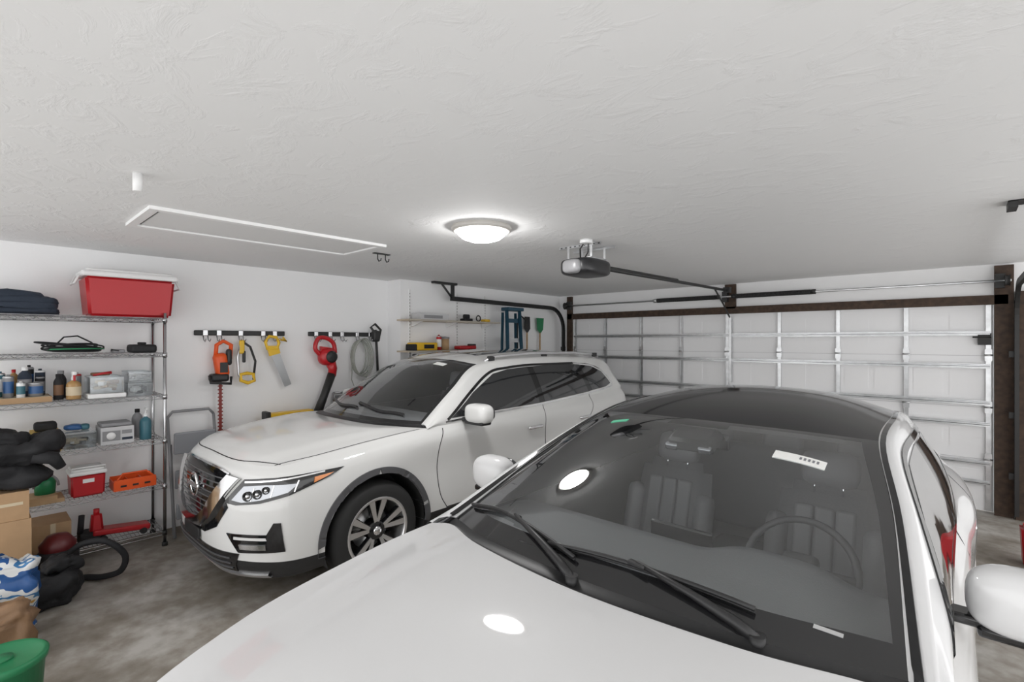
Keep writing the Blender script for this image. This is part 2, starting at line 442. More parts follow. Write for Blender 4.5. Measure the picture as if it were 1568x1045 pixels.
m = MB()
def sy(pts, x=2): return [(x, a, b) for a, b in pts]
def M(s_, pts): return [(s_*p[0], p[1], p[2]) for p in pts]
for s_ in (1, -1):
    d = (-s_, 0, 0)
    proj(m, sb, M(s_, sy([(1.66,1.10),(1.95,1.29),(2.25,1.44),(2.45,1.475),(2.72,1.49),(2.76,1.12)])), d, TINT, .004)
    proj(m, sb, M(s_, sy([(2.84,1.125),(2.80,1.49),(3.2,1.50),(3.52,1.485),(3.62,1.165)])), d, TINT, .004)
    proj(m, sb, M(s_, sy([(3.70,1.175),(3.60,1.48),(3.85,1.45),(4.02,1.38),(4.14,1.23),(4.0,1.195)])), d, TINT, .004)
    proj(m, sb, M(s_, sy([(2.74,1.12),(2.72,1.49),(2.81,1.49),(2.85,1.125)])), d, BLKG, .003)
    proj(m, sb, M(s_, sy([(3.61,1.165),(3.52,1.485),(3.61,1.48),(3.71,1.175)])), d, BLKG, .003)
    stroke(m, sb, M(s_, sy([(1.62,1.09),(1.93,1.30),(2.22,1.455),(2.45,1.49),(2.8,1.507),(3.5,1.50)])), .022, d, BLKG, .005)
    stroke(m, sb, M(s_, sy([(1.60,1.075),(2.2,1.095),(2.8,1.11),(3.6,1.15),(4.0,1.18),(4.17,1.22),(4.05,1.38),(3.85,1.465),(3.5,1.50)])), .014, d, CHROME, .006)
    for pth in ([(1.56,1.03),(1.50,.9),(1.48,.7),(1.50,.5),(1.56,.38)], [(2.80,1.10),(2.80,.9),(2.80,.6),(2.78,.38)],
                [(3.62,1.14),(3.60,1.0),(3.50,.88),(3.32,.72),(3.22,.55),(3.20,.38)]):
        stroke(m, sb, M(s_, sy(pth)), .007, d, SEAM, .001)
    stroke(m, sb, M(s_, sy([(1.56,.385),(2.4,.38),(3.2,.385)])), .007, d, SEAM, .001)
    for wy in (.93, 3.64):
        stroke(m, sb, M(s_, sy([(wy+.438*cos(radians(a)), .37+.438*sin(radians(a))) for a in range(-16, 197, 12)])), .046, d, GRYP, .003, .010)
    for y in (2.62, 3.44):
        m.box((s_*.928, y, .90), (.03, .20, .035), CHROME, None, .012)
    m.tube([(s_*.60,2.25,1.56),(s_*.615,2.35,1.605),(s_*.62,2.9,1.63),(s_*.62,3.6,1.62),(s_*.60,4.05,1.59),(s_*.59,4.15,1.55)], .015, ALLOY)
    for y in (2.32, 3.1, 4.05): m.box((s_*.615, y, 1.585), (.03, .08, .05), BLKP, None, .008)
    # headlight: swept back, slanted inner edge following the V of the grille
    hl = [(.455,.05,.692),(.56,.08,.684),(.70,.2,.708),(.80,.36,.755),(.865,.60,.842),(.872,.69,.888),(.80,.42,.876),(.70,.24,.862),(.59,.12,.848)]
    dd = (-s_*.62, .78, 0)
    proj(m, sb, M(s_, hl), dd, BLKG, .006, .02)
    proj(m, sb, M(s_, [(.52,.08,.714),(.60,.11,.706),(.70,.2,.728),(.79,.36,.775),(.81,.42,.825),(.70,.24,.822),(.60,.12,.806)]), dd, REFL2, .010, .015)
    for (x, z, r) in ((.585,.750,.032), (.672,.766,.030), (.745,.793,.024)):
        h, n, i_, ds = sb.ray_cast(V((s_*x, .2, z)) - V(dd)*3, V(dd).normalized())
        m.lathe(h, -V(dd), [(r, .012), (r*.98, .022), (r*.8, .018), (r*.7, .012), (0, .012)], BLKG, 20)
        m.sph(h - V(dd)*.010, (r*.55,)*3, REFL, 12)
    for k in range(3):
        stroke(m, sb, M(s_, [(.62+.09*k, .2+.1*k, .720+.028*k), (.64+.09*k, .2+.1*k, .80+.022*k)]), .006, dd, CHROME, .013)
    proj(m, sb, M(s_, [(.838,.50,.815),(.858,.58,.845),(.862,.62,.864),(.838,.50,.850)]), dd, AMBER, .014, .02)
    stroke(m, sb, M(s_, [(.60,.13,.832),(.72,.26,.846),(.80,.40,.862),(.85,.56,.876)]), .010, dd, CHROME, .014)
    # fog lamp housing
    proj(m, sb, M(s_, [(.50,.05,.50),(.76,.2,.51),(.785,.24,.585),(.81,.28,.585),(.825,.3,.40),(.60,.08,.385)]), dd, BLKG, .004, .02, .004)
    proj(m, sb, M(s_, [(.56,.08,.485),(.755,.2,.492),(.765,.2,.475),(.56,.08,.468)]), dd, PAINT2, .012, .02)
    proj(m, sb, M(s_, [(.61,.08,.440),(.755,.2,.447),(.76,.2,.415),(.625,.08,.41)]), dd, REFL, .014, .02)
    # mirror
    m.blob((s_*1.03, 1.80, 1.14), (.27, .15, .17), PAINT2, 0, 1, p=.62, flat=False)
    m.blob((s_*1.03, 1.878, 1.14), (.21, .02, .12), TINT, 0, 1, p=.6, flat=False)
    m.box((s_*1.02, 1.795, 1.065), (.22, .11, .035), BLKP, None, .012)
    m.box((s_*.90, 1.80, 1.075), (.14, .07, .035), BLKP, None, .012)
F = (0, 1, 0)
proj(m, sb, [(-.56,0,.85),(-.30,0,.885),(0,0,.892),(.30,0,.885),(.56,0,.85),(.46,0,.715),(.50,0,.66),(.40,0,.52),(.24,0,.455),(-.24,0,.455),(-.40,0,.52),(-.50,0,.66),(-.46,0,.715)], F, BLKG, .004, .03, .002)
for z in [.52+.035*i for i in range(10)]:
    w_ = .16+(z-.5)*.75
    stroke(m, sb, [(-w_,0,z),(w_,0,z)], .008, F, GRYP, .008, 0)
for s_ in (1, -1):
    proj(m, sb, M(s_, [(.56,0,.850),(.45,0,.705),(.35,0,.575),(.22,0,.495),(0,0,.478),(0,0,.538),(.15,0,.550),(.26,0,.615),(.355,0,.735),(.46,0,.862)]), F, CHROME, .014, .02, .02)
    stroke(m, sb, M(s_, [(.45,0,.868),(.30,0,.890),(0,0,.898)]), .010, F, CHROME, .010)
m.lathe((0, .035, .735), (0, -1, 0), [(.078,.03),(.088,.045),(.076,.055),(.066,.045)], CHROME, 28)
m.box((0, -.012, .735), (.23, .018, .034), CHROME, None, .006)
m.lathe((0, .035, .735), (0, -1, 0), [(.066,.03),(0,.03)], BLKG, 20)
proj(m, sb, [(-.60,0,.375),(.60,0,.375),(.54,0,.24),(-.54,0,.24)], F, BLKG, .006, .03)
for z in (.27, .305, .34): stroke(m, sb, [(-.53,0,z),(.53,0,z)], .008, F, GRYP, .012, 0)
stroke(m, sb, [(-.72,.2,.225),(-.45,0,.215),(0,0,.215),(.45,0,.215),(.72,.2,.225)], .022, F, ALLOY, .010, .004)
m.box((0, -.022, .42), (.32, .012, .08), BLKP, None, .004)
for s_ in (1, -1):
    stroke(m, sb, M(s_, [(.70,.27,2),(.775,.52,2),(.805,.93,2),(.825,1.36,2)]), .006, (0, 0, -1), SEAM, .001)
stroke(m, sb, [(-.72,.30,2),(-.42,.14,2),(0,.105,2),(.42,.14,2),(.72,.30,2)], .006, (0,0,-1), SEAM, .001)
proj(m, sb, [(-.42,2.3,2),(.42,2.3,2),(.42,3.2,2),(-.42,3.2,2)], (0, 0, -1), TINT, .003, .06)
stroke(m, sw, [(-.55,1.36,2),(-.2,1.24,2),(.1,1.23,2)], .018, (0,0,-1), BLKP, .012, .008)
stroke(m, sw, [(.08,1.27,2),(.40,1.27,2),(.62,1.36,2)], .018, (0,0,-1), BLKP, .012, .008)
proj(m, sw, [(.30,1.93,2),(.42,1.95,2),(.42,1.90,2),(.30,1.88,2)], (0,0,-1), mat('label_white', (.85,.85,.83), .6), .002, .03)
m.box((0, 1.72, .98), (1.44, .40, .16), INTG, None, .05)
m.box((0, 1.50, .98), (1.40, .40, .12), INTG, None, .05)
for x in (.37, -.37):
    m.taper((x, 2.62, .88), (.50, .16, .66), .82, LEATHER, .05, Matrix.Rotation(radians(-14), 3, 'X'))
    m.box((x, 2.74, 1.30), (.26, .10, .19), LEATHER, Matrix.Rotation(radians(-10), 3, 'X'), .04)
m.tube([(.37+.18*cos(a), 2.02-.06*sin(a), 1.02+.17*sin(a)) for a in [2*pi*i/24 for i in range(24)]], .015, BLKP, 8, True)
m.box((0, 2.02, 1.50), (.24, .04, .07), BLKP, None, .015)
m.build('trim_and_lamps', suv, recalc=False)
YS = lambda y: y if y < 1.4 else 1.4+(y-1.4)*1.085
for ch in suv.children:
    if ch.name.startswith('wheel'): ch.location.y = YS(ch.location.y)
    else:
        for v in ch.data.vertices: v.co.y = YS(v.co.y)

# ---- sedan
sedD = dict(
 rings=[
 [(0,.05,.76),(.42,.09,.77),(.70,.27,.82),(.785,.55,.892),(.815,.87,.94),(.828,1.36,.98),(.835,2.2,.975),(.835,3.0,.995),(.80,3.65,1.01),(.745,4.22,1.02),(.64,4.55,1.0),(.35,4.68,.99),(0,4.7,.99)],
 [(0,.02,.67),(.44,.06,.67),(.77,.27,.69),(.87,.55,.75),(.905,.87,.80),(.895,1.36,.83),(.885,2.2,.85),(.89,3.0,.865),(.91,3.65,.88),(.86,4.2,.89),(.74,4.58,.87),(.40,4.73,.85),(0,4.75,.85)],
 [(0,.0,.50),(.44,.04,.50),(.80,.27,.50),(.885,.55,.54),(.915,.87,.58),(.885,1.36,.60),(.88,2.2,.62),(.885,3.0,.63),(.915,3.65,.64),(.88,4.2,.66),(.77,4.6,.66),(.42,4.75,.66),(0,4.77,.66)],
 [(0,.0,.34),(.44,.04,.34),(.79,.27,.34),(.88,.55,.36),(.915,.87,.38),(.90,1.36,.36),(.895,2.2,.36),(.90,3.0,.36),(.915,3.65,.38),(.88,4.2,.40),(.77,4.6,.42),(.42,4.75,.42),(0,4.77,.42)],
 [(0,.08,.18),(.44,.11,.18),(.75,.32,.19),(.83,.55,.21),(.85,.87,.22),(.85,1.36,.20),(.84,2.2,.20),(.84,3.0,.20),(.85,3.65,.22),(.83,4.2,.25),(.72,4.52,.28),(.42,4.66,.28),(0,4.68,.28)]],
 wheels=(.87, 3.70), wz=.34, wr=.365, tr=.33, cladrow=9, paint=PAINT, roofmat=ROOFB,
 cowl=[(0,1.22,1.025),(.45,1.27,1.018),(.72,1.38,.992)],
 hoodfn=lambda u, v: V((0, 0, .025*(1-(2*u-1)**2)*4*v*(1-v) + .010*min(1, max(0, (.72-abs(2*u-1))/.3))*min(1, v*5)*min(1, (1-v)*6))),
 I=[(.765,1.44,.995),(.70,1.95,1.205),(.615,2.42,1.368),(.615,2.9,1.408),(.59,3.35,1.385),(.54,3.75,1.30),(.57,4.05,1.17),(.64,4.28,1.05)],
 O=[(.82,1.36,.98),(.768,1.93,1.175),(.682,2.42,1.330),(.682,2.9,1.37),(.66,3.35,1.345),(.62,3.78,1.26),(.67,4.08,1.13),(.745,4.22,1.02)],
 rear_t=9, header=[(0,2.24,1.405),(.35,2.29,1.395)], rroof=[(0,3.82,1.35),(.3,3.80,1.34)], rbase=[(0,4.40,1.05),(.40,4.37,1.05)],
 wbase=[(0,1.28,1.03),(.45,1.32,1.022),(.68,1.405,1.003)], crown=.055, wcrown=.03, frit=(.045, .08, .05), hw=.905, len=4.75)
SEDL = (-.85, -.02, 0)
sed, eb, ew = make_car('sedan_car', SEDL, sedD)
m = MB()
for s_ in (1, -1):
    d = (-s_, 0, 0)
    proj(m, eb, M(s_, sy([(1.66,1.005),(2.05,1.185),(2.42,1.29),(2.72,1.32),(2.70,1.01)])), d, TINT, .004)
    proj(m, eb, M(s_, sy([(2.78,1.01),(2.80,1.32),(3.15,1.315),(3.50,1.265),(3.78,1.15),(3.82,1.07),(3.4,1.03)])), d, TINT, .004)
    proj(m, eb, M(s_, sy([(2.69,1.01),(2.71,1.32),(2.81,1.32),(2.79,1.01)])), d, BLKG, .003)
    stroke(m, eb, M(s_, sy([(1.62,.995),(2.5,1.0),(3.3,1.015),(3.86,1.06),(3.80,1.17),(3.5,1.285),(3.15,1.335),(2.75,1.34),(2.4,1.31),(2.05,1.2),(1.62,.995)])), .022, d, BLKG, .005)
    for pth in ([(1.52,.97),(1.46,.8),(1.46,.5),(1.5,.3)], [(2.74,.99),(2.74,.7),(2.74,.3)], [(3.75,1.0),(3.55,.85),(3.35,.7),(3.3,.4)]):
        stroke(m, eb, M(s_, sy(pth)), .007, d, SEAM, .001)
    for y in (2.55, 3.5): m.box((s_*.90, y, .82), (.03, .2, .03), CHROME, None, .01)
    stroke(m, eb, M(s_, [(.785,1.43,2),(.712,1.95,2),(.630,2.40,2),(.628,2.9,2),(.60,3.35,2),(.552,3.75,2)]), .018, (0,0,-1), BLKG, .004)
    my = 1.90
    m.blob((s_*.985, my, 1.06), (.25, .15, .18), PAINT, 0, 1, p=.7, flat=False)
    m.blob((s_*.985, my+.075, 1.06), (.21, .03, .14), TINT, 0, 1, p=.6, flat=False)
    m.box((s_*.985, my, .975), (.20, .10, .03), BLKG, None, .01)
    m.box((s_*.88, my, .99), (.14, .07, .03), BLKG, None, .01)
    hl = [(.40,.05,.60),(.60,.12,.58),(.76,.30,.60),(.82,.48,.66),(.78,.42,.70),(.62,.18,.69),(.45,.07,.66)]
    dd = (-s_*.62, .78, 0)
    proj(m, eb, M(s_, hl), dd, BLKG, .005, .02)
    proj(m, eb, M(s_, [(.5,.08,.62),(.62,.12,.60),(.75,.30,.62),(.74,.35,.67),(.6,.18,.665)]), dd, REFL, .012, .02)
proj(m, eb, [(-.36,0,.64),(.36,0,.64),(.44,0,.50),(.30,0,.36),(-.30,0,.36),(-.44,0,.50)], F, BLKG, .006)
proj(m, eb, [(-.6,0,.30),(.6,0,.30),(.5,0,.22),(-.5,0,.22)], F, BLKG, .006)
m.lathe((0,.0,.52), (0,-1,0), [(.07,.01),(.08,.02),(.06,.025),(0,.02)], CHROME, 24)
def wipe(p, q, piv, jt):
    def on(pt, o):
        h, n, i_, ds = ew.ray_cast(V((pt[0], pt[1], 3)), V((0, 0, -1)))
        if h is None: h = V(pt); n = V((0,0,1))
        if n.z < 0: n = -n
        return h + n*o
    P = [on(V(p).lerp(V(q), i/12), .008) for i in range(13)]
    m.tube(P, .005, BLKP, 6)
    m.tube([a+V((0,-.003,.009)) for a in P], .007, BLKP, 6)
    mid = P[jt] + V((0, -.006, .020))
    pv = V(piv)
    m.tube([pv, pv.lerp(mid, .15)+V((0,0,.010)), pv.lerp(mid, .5)+V((0,0,.010)), mid], [.016,.015,.011,.007], BLKP, 8)
    m.cyl(pv-V((0,0,.03)), pv+V((0,0,.014)), .020, BLKP)
    m.box(mid-V((0,0,.006)), (.06,.020,.016), BLKP, Matrix.Rotation(-.15, 3, 'Z'), .005)
wipe((-.715,1.50,1.0), (-.06,1.325,1.0), (-.03,1.262,1.03), 6)
wipe((-.18,1.345,1.0), (.46,1.385,1.0), (.48,1.33,1.02), 6)
m.tube([(-.60,1.41,1.01),(-.50,1.38,1.028),(-.3,1.34,1.045),(-.1,1.33,1.05)], .006, BLKP, 6)
proj(m, ew, [(.34,2.055,2),(.50,2.085,2),(.50,2.035,2),(.34,2.005,2)], (0,0,-1), MATS['label_white'], .002, .03)
for k in range(5): proj(m, ew, [(.42+.013*k,2.056+.0025*k,2),(.427+.013*k,2.057+.0025*k,2),(.427+.013*k,2.040+.0025*k,2),(.42+.013*k,2.039+.0025*k,2)], (0,0,-1), mat('label_ink', (.2,.2,.22), .6), .003, .03)
proj(m, ew, [(-.42,2.17,2),(-.34,2.18,2),(-.34,2.155,2),(-.42,2.145,2)], (0,0,-1), mat('sticker_green', (.10,.5,.30), .6), .002, .03)
proj(m, ew, [(.58,1.44,2),(.64,1.46,2),(.64,1.45,2),(.58,1.43,2)], (0,0,-1), mat('label_grey', (.4,.4,.4), .6), .002, .03)
m.build('trim_and_lamps', sed, recalc=False)
m = MB()
DG = []
for i in range(41):
    x = -.74+1.48*i/40; hump = .05*math.exp(-((x-.38)/.2)**4)
    yb = 1.36+.10*(x/.74)**2
    DG.append([V((x, yb, .985)), V((x, yb+.12, .985+hump*.1)), V((x, 1.66, .985+hump*.5)), V((x, 1.82, .985+hump)), V((x, 1.92, .965+hump)), V((x, 1.97, .90)), V((x, 1.98, .6))])
m.grid(DG, mat('dash_grey', (.15,.153,.16), .6, bump=.15, bscale=200))
m.box((0, 1.99, .93), (.26, .02, .14), BLKG, None, .008)
m.box((0, 2.35, .62), (.26, .95, .20), INTD, None, .04)
sw_c = V((.40, 2.14, .90)); tilt = Matrix.Rotation(radians(-36), 3, 'X')
ring = [sw_c + tilt @ V((.185*cos(a), 0, .185*sin(a))) for a in [2*pi*i/32 for i in range(32)]]
WH = mat('wheel_leather', (.06, .06, .065), .4)
m.tube(ring, .014, WH, 8, True)
m.box(sw_c, (.13, .05, .11), WH, tilt, .025)
for a in (0, pi, -pi/2):
    m.tube([sw_c, sw_c + tilt @ V((.18*cos(a), 0, .18*sin(a)))], .016, WH, 8)
m.box(sw_c+V((0,-.03,.0)), (.05,.01,.035), CHROME, tilt, .004)
m.cyl(sw_c, sw_c+V((0,-.2,-.08)), .04, WH)
def seat(x, y, z, w=.50):
    R = Matrix.Rotation(radians(-18), 3, 'X')
    m.taper((x, y, z+.22), (w, .13, .62), .80, LEATHER, .05, R)
    for e in (-1, 1):
        m.box(V((x, y, z+.18)) + R @ V((e*w*.40, -.06, -.04)), (.10, .12, .44), LEATHER, R, .045)
    for k in (-1, 0, 1):
        m.box(V((x, y, z+.22)) + R @ V((k*.085, -.064, -.02)), (.082, .03, .44), LEATHER, R, .014)
    m.box(V((x, y, z+.22)) + R @ V((0, 0, .385)), (.25, .11, .17), LEATHER, R, .05)
    for e in (-.06, .06): m.cyl(V((x, y, z+.22)) + R @ V((e, 0, .26)), V((x, y, z+.22)) + R @ V((e, 0, .34)), .007, CHROME, 8)
    m.box((x, y-.30, z-.10), (w, .52, .16), LEATHER, None, .05)
seat(.38, 2.74, .545); seat(-.38, 2.74, .545)
m.box((0, 3.50, .80), (1.30, .16, .56), LEATHER, Matrix.Rotation(radians(-18), 3, 'X'), .05)
for x in (-.42, 0, .42): m.box((x, 3.58, 1.11), (.24, .09, .13), LEATHER, None, .035)
m.box((0, 3.2, .48), (1.3, .6, .18), LEATHER, None, .05)
m.box((0, 2.6, .30), (1.6, 2.6, .04), INTD)
m.box((0, 2.20, 1.325), (.25, .03, .07), BLKG, Matrix.Rotation(radians(12), 3, 'X'), .012)
m.taper((0, 2.13, 1.34), (.22, .16, .05), .8, BLKP, .012, Matrix.Rotation(radians(20), 3, 'X'))
for x in (-.07, .07): m.box((x, 2.07, 1.31), (.055, .04, .03), REFL2, Matrix.Rotation(radians(20), 3, 'X'), .008)
m.build('interior', sed, recalc=True)

# ============================================================ ROOM
H = 2.54; XL = -5.5; XM = -5.22; YG = 7.0; YJ = 3.665; XR = 2.4; YB = -2.2
wallm = mat('wall_white', (.87, .87, .875), .8, bump=.06, bscale=60)
def ceilmat():
    m = mat('ceiling_plaster', (.82, .82, .82), .85)
    nt = m.node_tree; b = nt.nodes['Principled BSDF']
    tc = nt.nodes.new('ShaderNodeTexCoord')
    mp = nt.nodes.new('ShaderNodeMapping'); mp.inputs['Scale'].default_value = (1, 1.5, 1); mp.inputs['Rotation'].default_value = (0, 0, .5)
    n1 = nt.nodes.new('ShaderNodeTexNoise'); n1.inputs['Scale'].default_value = 5; n1.inputs['Detail'].default_value = 10; n1.inputs['Roughness'].default_value = .62
    n1.inputs['Distortion'].default_value = .7
    r = nt.nodes.new('ShaderNodeValToRGB'); r.color_ramp.elements[0].position = .50; r.color_ramp.elements[1].position = .70
    bp = nt.nodes.new('ShaderNodeBump'); bp.inputs['Strength'].default_value = .28; bp.inputs['Distance'].default_value = .010
    nt.links.new(tc.outputs['Object'], mp.inputs[0]); nt.links.new(mp.outputs[0], n1.inputs['Vector'])
    nt.links.new(n1.outputs['Fac'], r.inputs[0]); nt.links.new(r.outputs[0], bp.inputs['Height']); nt.links.new(bp.outputs[0], b.inputs['Normal'])
    return m
def floormat():
    m = mat('floor_concrete', (.3, .29, .27), .55)
    nt = m.node_tree; b = nt.nodes['Principled BSDF']
    tc = nt.nodes.new('ShaderNodeTexCoord')
    n1 = nt.nodes.new('ShaderNodeTexNoise'); n1.inputs['Scale'].default_value = 1.0; n1.inputs['Detail'].default_value = 7; n1.inputs['Roughness'].default_value = .6
    n2 = nt.nodes.new('ShaderNodeTexNoise'); n2.inputs['Scale'].default_value = 9; n2.inputs['Detail'].default_value = 8
    r = nt.nodes.new('ShaderNodeValToRGB'); e = r.color_ramp.elements
    e[0].position = .38; e[0].color = (.15, .128, .10, 1); e[1].position = .60; e[1].color = (.47, .45, .42, 1)
    x = r.color_ramp.elements.new(.49); x.color = (.27, .243, .208, 1)
    ad = nt.nodes.new('ShaderNodeMix'); ad.data_type = 'FLOAT'; ad.inputs[0].default_value = .25
    nt.links.new(tc.outputs['Object'], n1.inputs['Vector']); nt.links.new(tc.outputs['Object'], n2.inputs['Vector'])
    nt.links.new(n1.outputs['Fac'], ad.inputs[2]); nt.links.new(n2.outputs['Fac'], ad.inputs[3])
    nt.links.new(ad.outputs[0], r.inputs[0]); nt.links.new(r.outputs[0], b.inputs['Base Color'])
    bp = nt.nodes.new('ShaderNodeBump'); bp.inputs['Strength'].default_value = .05; bp.inputs['Distance'].default_value = .01
    nt.links.new(n2.outputs['Fac'], bp.inputs['Height']); nt.links.new(bp.outputs[0], b.inputs['Normal'])
    return m
def slab(name, a, b, mt):
    q = MB(); q.b2(a, b, mt); return q.build(name)
slab('floor', (XL-.15, YB, -.1), (XR+.15, YG+.3, 0), floormat())
slab('ceiling', (XL-.15, YB, H), (XR+.15, YG+.3, H+.1), ceilmat())
slab('wall_left', (XL-.15, YB, 0), (XL, YJ, H), wallm)
slab('wall_left_return', (XL-.15, YJ, 0), (XM, YG+.15, H), wallm)
DX0, DX1, DH = -4.93, .26, 2.17
slab('wall_front_header', (XM, YG, DH), (XR, YG+.15, H), wallm)
slab('wall_front_left', (XM, YG, 0), (DX0, YG+.15, DH), wallm)
slab('wall_front_right', (DX1, YG, 0), (XR, YG+.15, DH), wallm)
WOOD = mat('dark_wood', (.055, .032, .02), .7, var=.4, vscale=20)
q = MB()
q.b2((DX0-.10, YG-.04, 2.13), (DX1+.10, YG, 2.225), WOOD)
q.b2((DX0-.10, YG-.04, 0), (DX0+.0, YG, H-.02), WOOD); q.b2((DX1, YG-.04, 0), (DX1+.14, YG, H-.02), WOOD)
q.b2((DX1+.15, YG-.08, 0), (DX1+.55, YG, 2.25), WOOD)
q.b2((-2.38, YG-.04, 2.2), (-2.24, YG, H-.01), WOOD)
q.build('trim_1')

# ---- garage door
DW = mat('door_white', (.90, .90, .91), .5)
q = MB()
yd = YG+.05
q.b2((DX0+.002, yd, .01), (DX1-.002, yd+.04, 2.16), DW)
secs = [0.01, .545, 1.08, 1.615, 2.15]
stl = [-4.93+.03, -4.30, -3.66, -3.02, -2.37, -1.72, -1.08, -.44, .22]
for i in range(4):
    q.b2((DX0+.002, yd-.003, secs[i+1]-.009), (DX1-.002, yd, secs[i+1]-.004), mat('door_shadow_gap', (.6, .6, .61), .6))
    for j in range(8):
        x0 = stl[j]+.06; x1 = stl[j+1]-.06; xm = (x0+x1)/2
        for a, b in ((x0, xm-.03), (xm+.03, x1)):
            q.b2((a, yd-.004, secs[i]+.12), (b, yd, secs[i+1]-.12), DW)
for j, x in enumerate(stl):
    for i in range(4):
        q.b2((x-.020, yd-.020, secs[i]+.01), (x+.020, yd-.008, secs[i+1]-.015), STEEL)
        q.b2((x-.020, yd-.028, secs[i]+.01), (x-.013, yd-.018, secs[i+1]-.015), STEEL)
        q.b2((x+.013, yd-.028, secs[i]+.01), (x+.020, yd-.018, secs[i+1]-.015), STEEL)
        if i:
            q.b2((x-.028, yd-.038, secs[i]-.06), (x+.028, yd-.030, secs[i]+.06), STEEL)
            q.cyl((x-.033, yd-.041, secs[i]), (x+.033, yd-.041, secs[i]), .009, STEEL, 8)
for z in (1.84, 1.50, 1.12, .90, .50, .30):
    pf = [(0, -.024), (0, -.015), (-.032, -.010), (-.032, .010), (0, .015), (0, .024), (-.005, .024), (-.005, .017), (-.038, .012), (-.038, -.012), (-.005, -.017), (-.005, -.024)]
    q.prism([(DX0+.03, yd-.03+a, z+b) for a, b in pf], (DX1-DX0-.06, 0, 0), STEEL)
    q.b2((DX0+.03, yd-.071, z-.003), (DX1-.03, yd-.069, z+.003), GRYP)
q.b2((-2.33, yd-.08, 1.2), (-2.30, yd-.03, 2.10), STEEL)
q.b2((DX1-.12, yd-.06, 1.72), (DX1-.02, yd-.02, 1.84), IRON)
q.cyl((DX1-.16, yd-.06, 1.80), (DX1-.02, yd-.06, 1.80), .008, IRON, 8)
for z in secs[1:4]: q.cyl((DX1-.04, yd-.04, z), (DX1-.004, yd-.04, z), .008, STEEL, 8)
q.build('garage_door')

# ---- torsion spring assembly
q = MB()
ys = YG-.10; zs = 2.36
q.cyl((DX0-.12, ys, zs), (DX1+.12, ys, zs), .0125, STEEL, 12)
for a, b in ((-3.34, -2.48), (-2.22, -1.34)):
    n = 60
    q.tube([(a+(b-a)*i/(n*8), ys+.026*cos(2*pi*i/8), zs+.026*sin(2*pi*i/8)) for i in range(n*8+1)], .0072, IRON, 5)
    q.cyl((a-.05, ys, zs), (a, ys, zs), .03, STEEL if a < -3 else IRON, 14); q.cyl((b, ys, zs), (b+.05, ys, zs), .03, IRON, 14)
for x in (-2.36, DX0-.02, DX1+.04): q.b2((x-.035, ys-.01, zs-.07), (x+.035, YG-.042, zs+.07), IRON)
for x in (DX0-.08, DX1+.09):
    q.lathe((x, ys, zs), (1, 0, 0), [(.02, -.02), (.06, -.02), (.05, -.012), (.05, .012), (.06, .02), (.02, .02)], IRON, 20)
q.build('torsion_spring_assembly')

# ---- tracks
def track(name, x, hang):
    q = MB()
    path = [(x, YG-.12, .05), (x, YG-.12, 1.95)] + [(x, YG-.12-.36*(1-cos(a)), 1.95+.36*sin(a)) for a in [pi/2*i/8 for i in range(1, 9)]] + [(x, hang, 2.33)]
    P = [V(p) for p in path]
    for i in range(len(P)-1):
        t = P[i+1]-P[i]; L = t.length; ang = math.atan2(t.z, -t.y)
        R = Matrix.Rotation(-ang, 3, 'X')
        mid = (P[i]+P[i+1])/2
        q.box(mid, (.006, L+.005, .055), IRON, R)
        for e in (-1, 1): q.box(mid + R @ V((.015, 0, e*.027)), (.03, L+.005, .005), IRON, R)
    q.b2((x-.02, hang+.02, 2.33), (x+.015, hang+.06, H-.001), IRON)
    q.tube([(x, hang+.04, 2.33), (x+.0, hang-.16, H-.015)], .014, IRON, 6)
    q.b2((x-.03, hang-.3, H-.03), (x+.03, hang+.1, H-.001), IRON)
    for z in (.4, 1.0, 1.6): q.b2((x-.04, YG-.12, z), (x+.03, YG-.081, z+.06), IRON)
    return q.build(name)
track('garage_door_track', -5.06, 4.35)
track('garage_door_track', .40, 3.9)

# ---- opener
q = MB()
q.blob((-2.28, 3.42, 2.36), (.30, .40, .14), mat('opener_black', (.02, .02, .022), .3), 0, 1, p=.45, flat=False)
q.b2((-2.40, 3.32, 2.42), (-2.16, 3.54, 2.435), STEEL)
q.blob((-2.28, 3.235, 2.355), (.17, .10, .11), mat('opener_lens', (.30, .30, .31), .3), 0, 1, p=.6, flat=False)
q.tube([(-2.28, 3.58, 2.385), (-2.28, 6.80, 2.43)], .018, IRON, 6)
q.tube([(-2.28, 3.58, 2.40), (-2.28, 5.2, 2.425)], .014, IRON, 6)
q.b2((-2.32, 6.72, 2.40), (-2.24, 6.80, 2.47), IRON)
q.tube([(-2.28, 6.3, 2.42), (-2.28, 6.60, 2.25), (-2.28, 6.85, 2.08)], .012, IRON, 6)
for y in (3.33, 3.53):
    for x in (-2.39, -2.17): q.b2((x-.010, y-.002, 2.43), (x+.010, y+.002, H-.001), STEEL)
q.b2((-2.48, 3.32, H-.022), (-2.08, 3.335, H-.001), STEEL); q.b2((-2.48, 3.53, H-.022), (-2.08, 3.545, H-.001), STEEL)
for k in range(9): q.b2((-2.46+.045*k, 3.318, H-.016), (-2.445+.045*k, 3.32, H-.008), SEAM)
q.tube([(-2.25, 3.3, 2.41), (-2.2, 3.22, 2.48), (-2.15, 3.2, 2.52), (-2.13, 3.2, H-.005)], .006, IRON, 6)
q.tube([(-2.22, 3.3, 2.41), (-2.14, 3.24, 2.45), (-2.11, 3.2, H-.01)], .005, IRON, 6)
q.cyl((-2.13, 3.2, H-.03), (-2.13, 3.2, H-.001), .05, mat('fixture_white', (.8, .8, .8), .4), 20)
q.build('garage_door_opener')

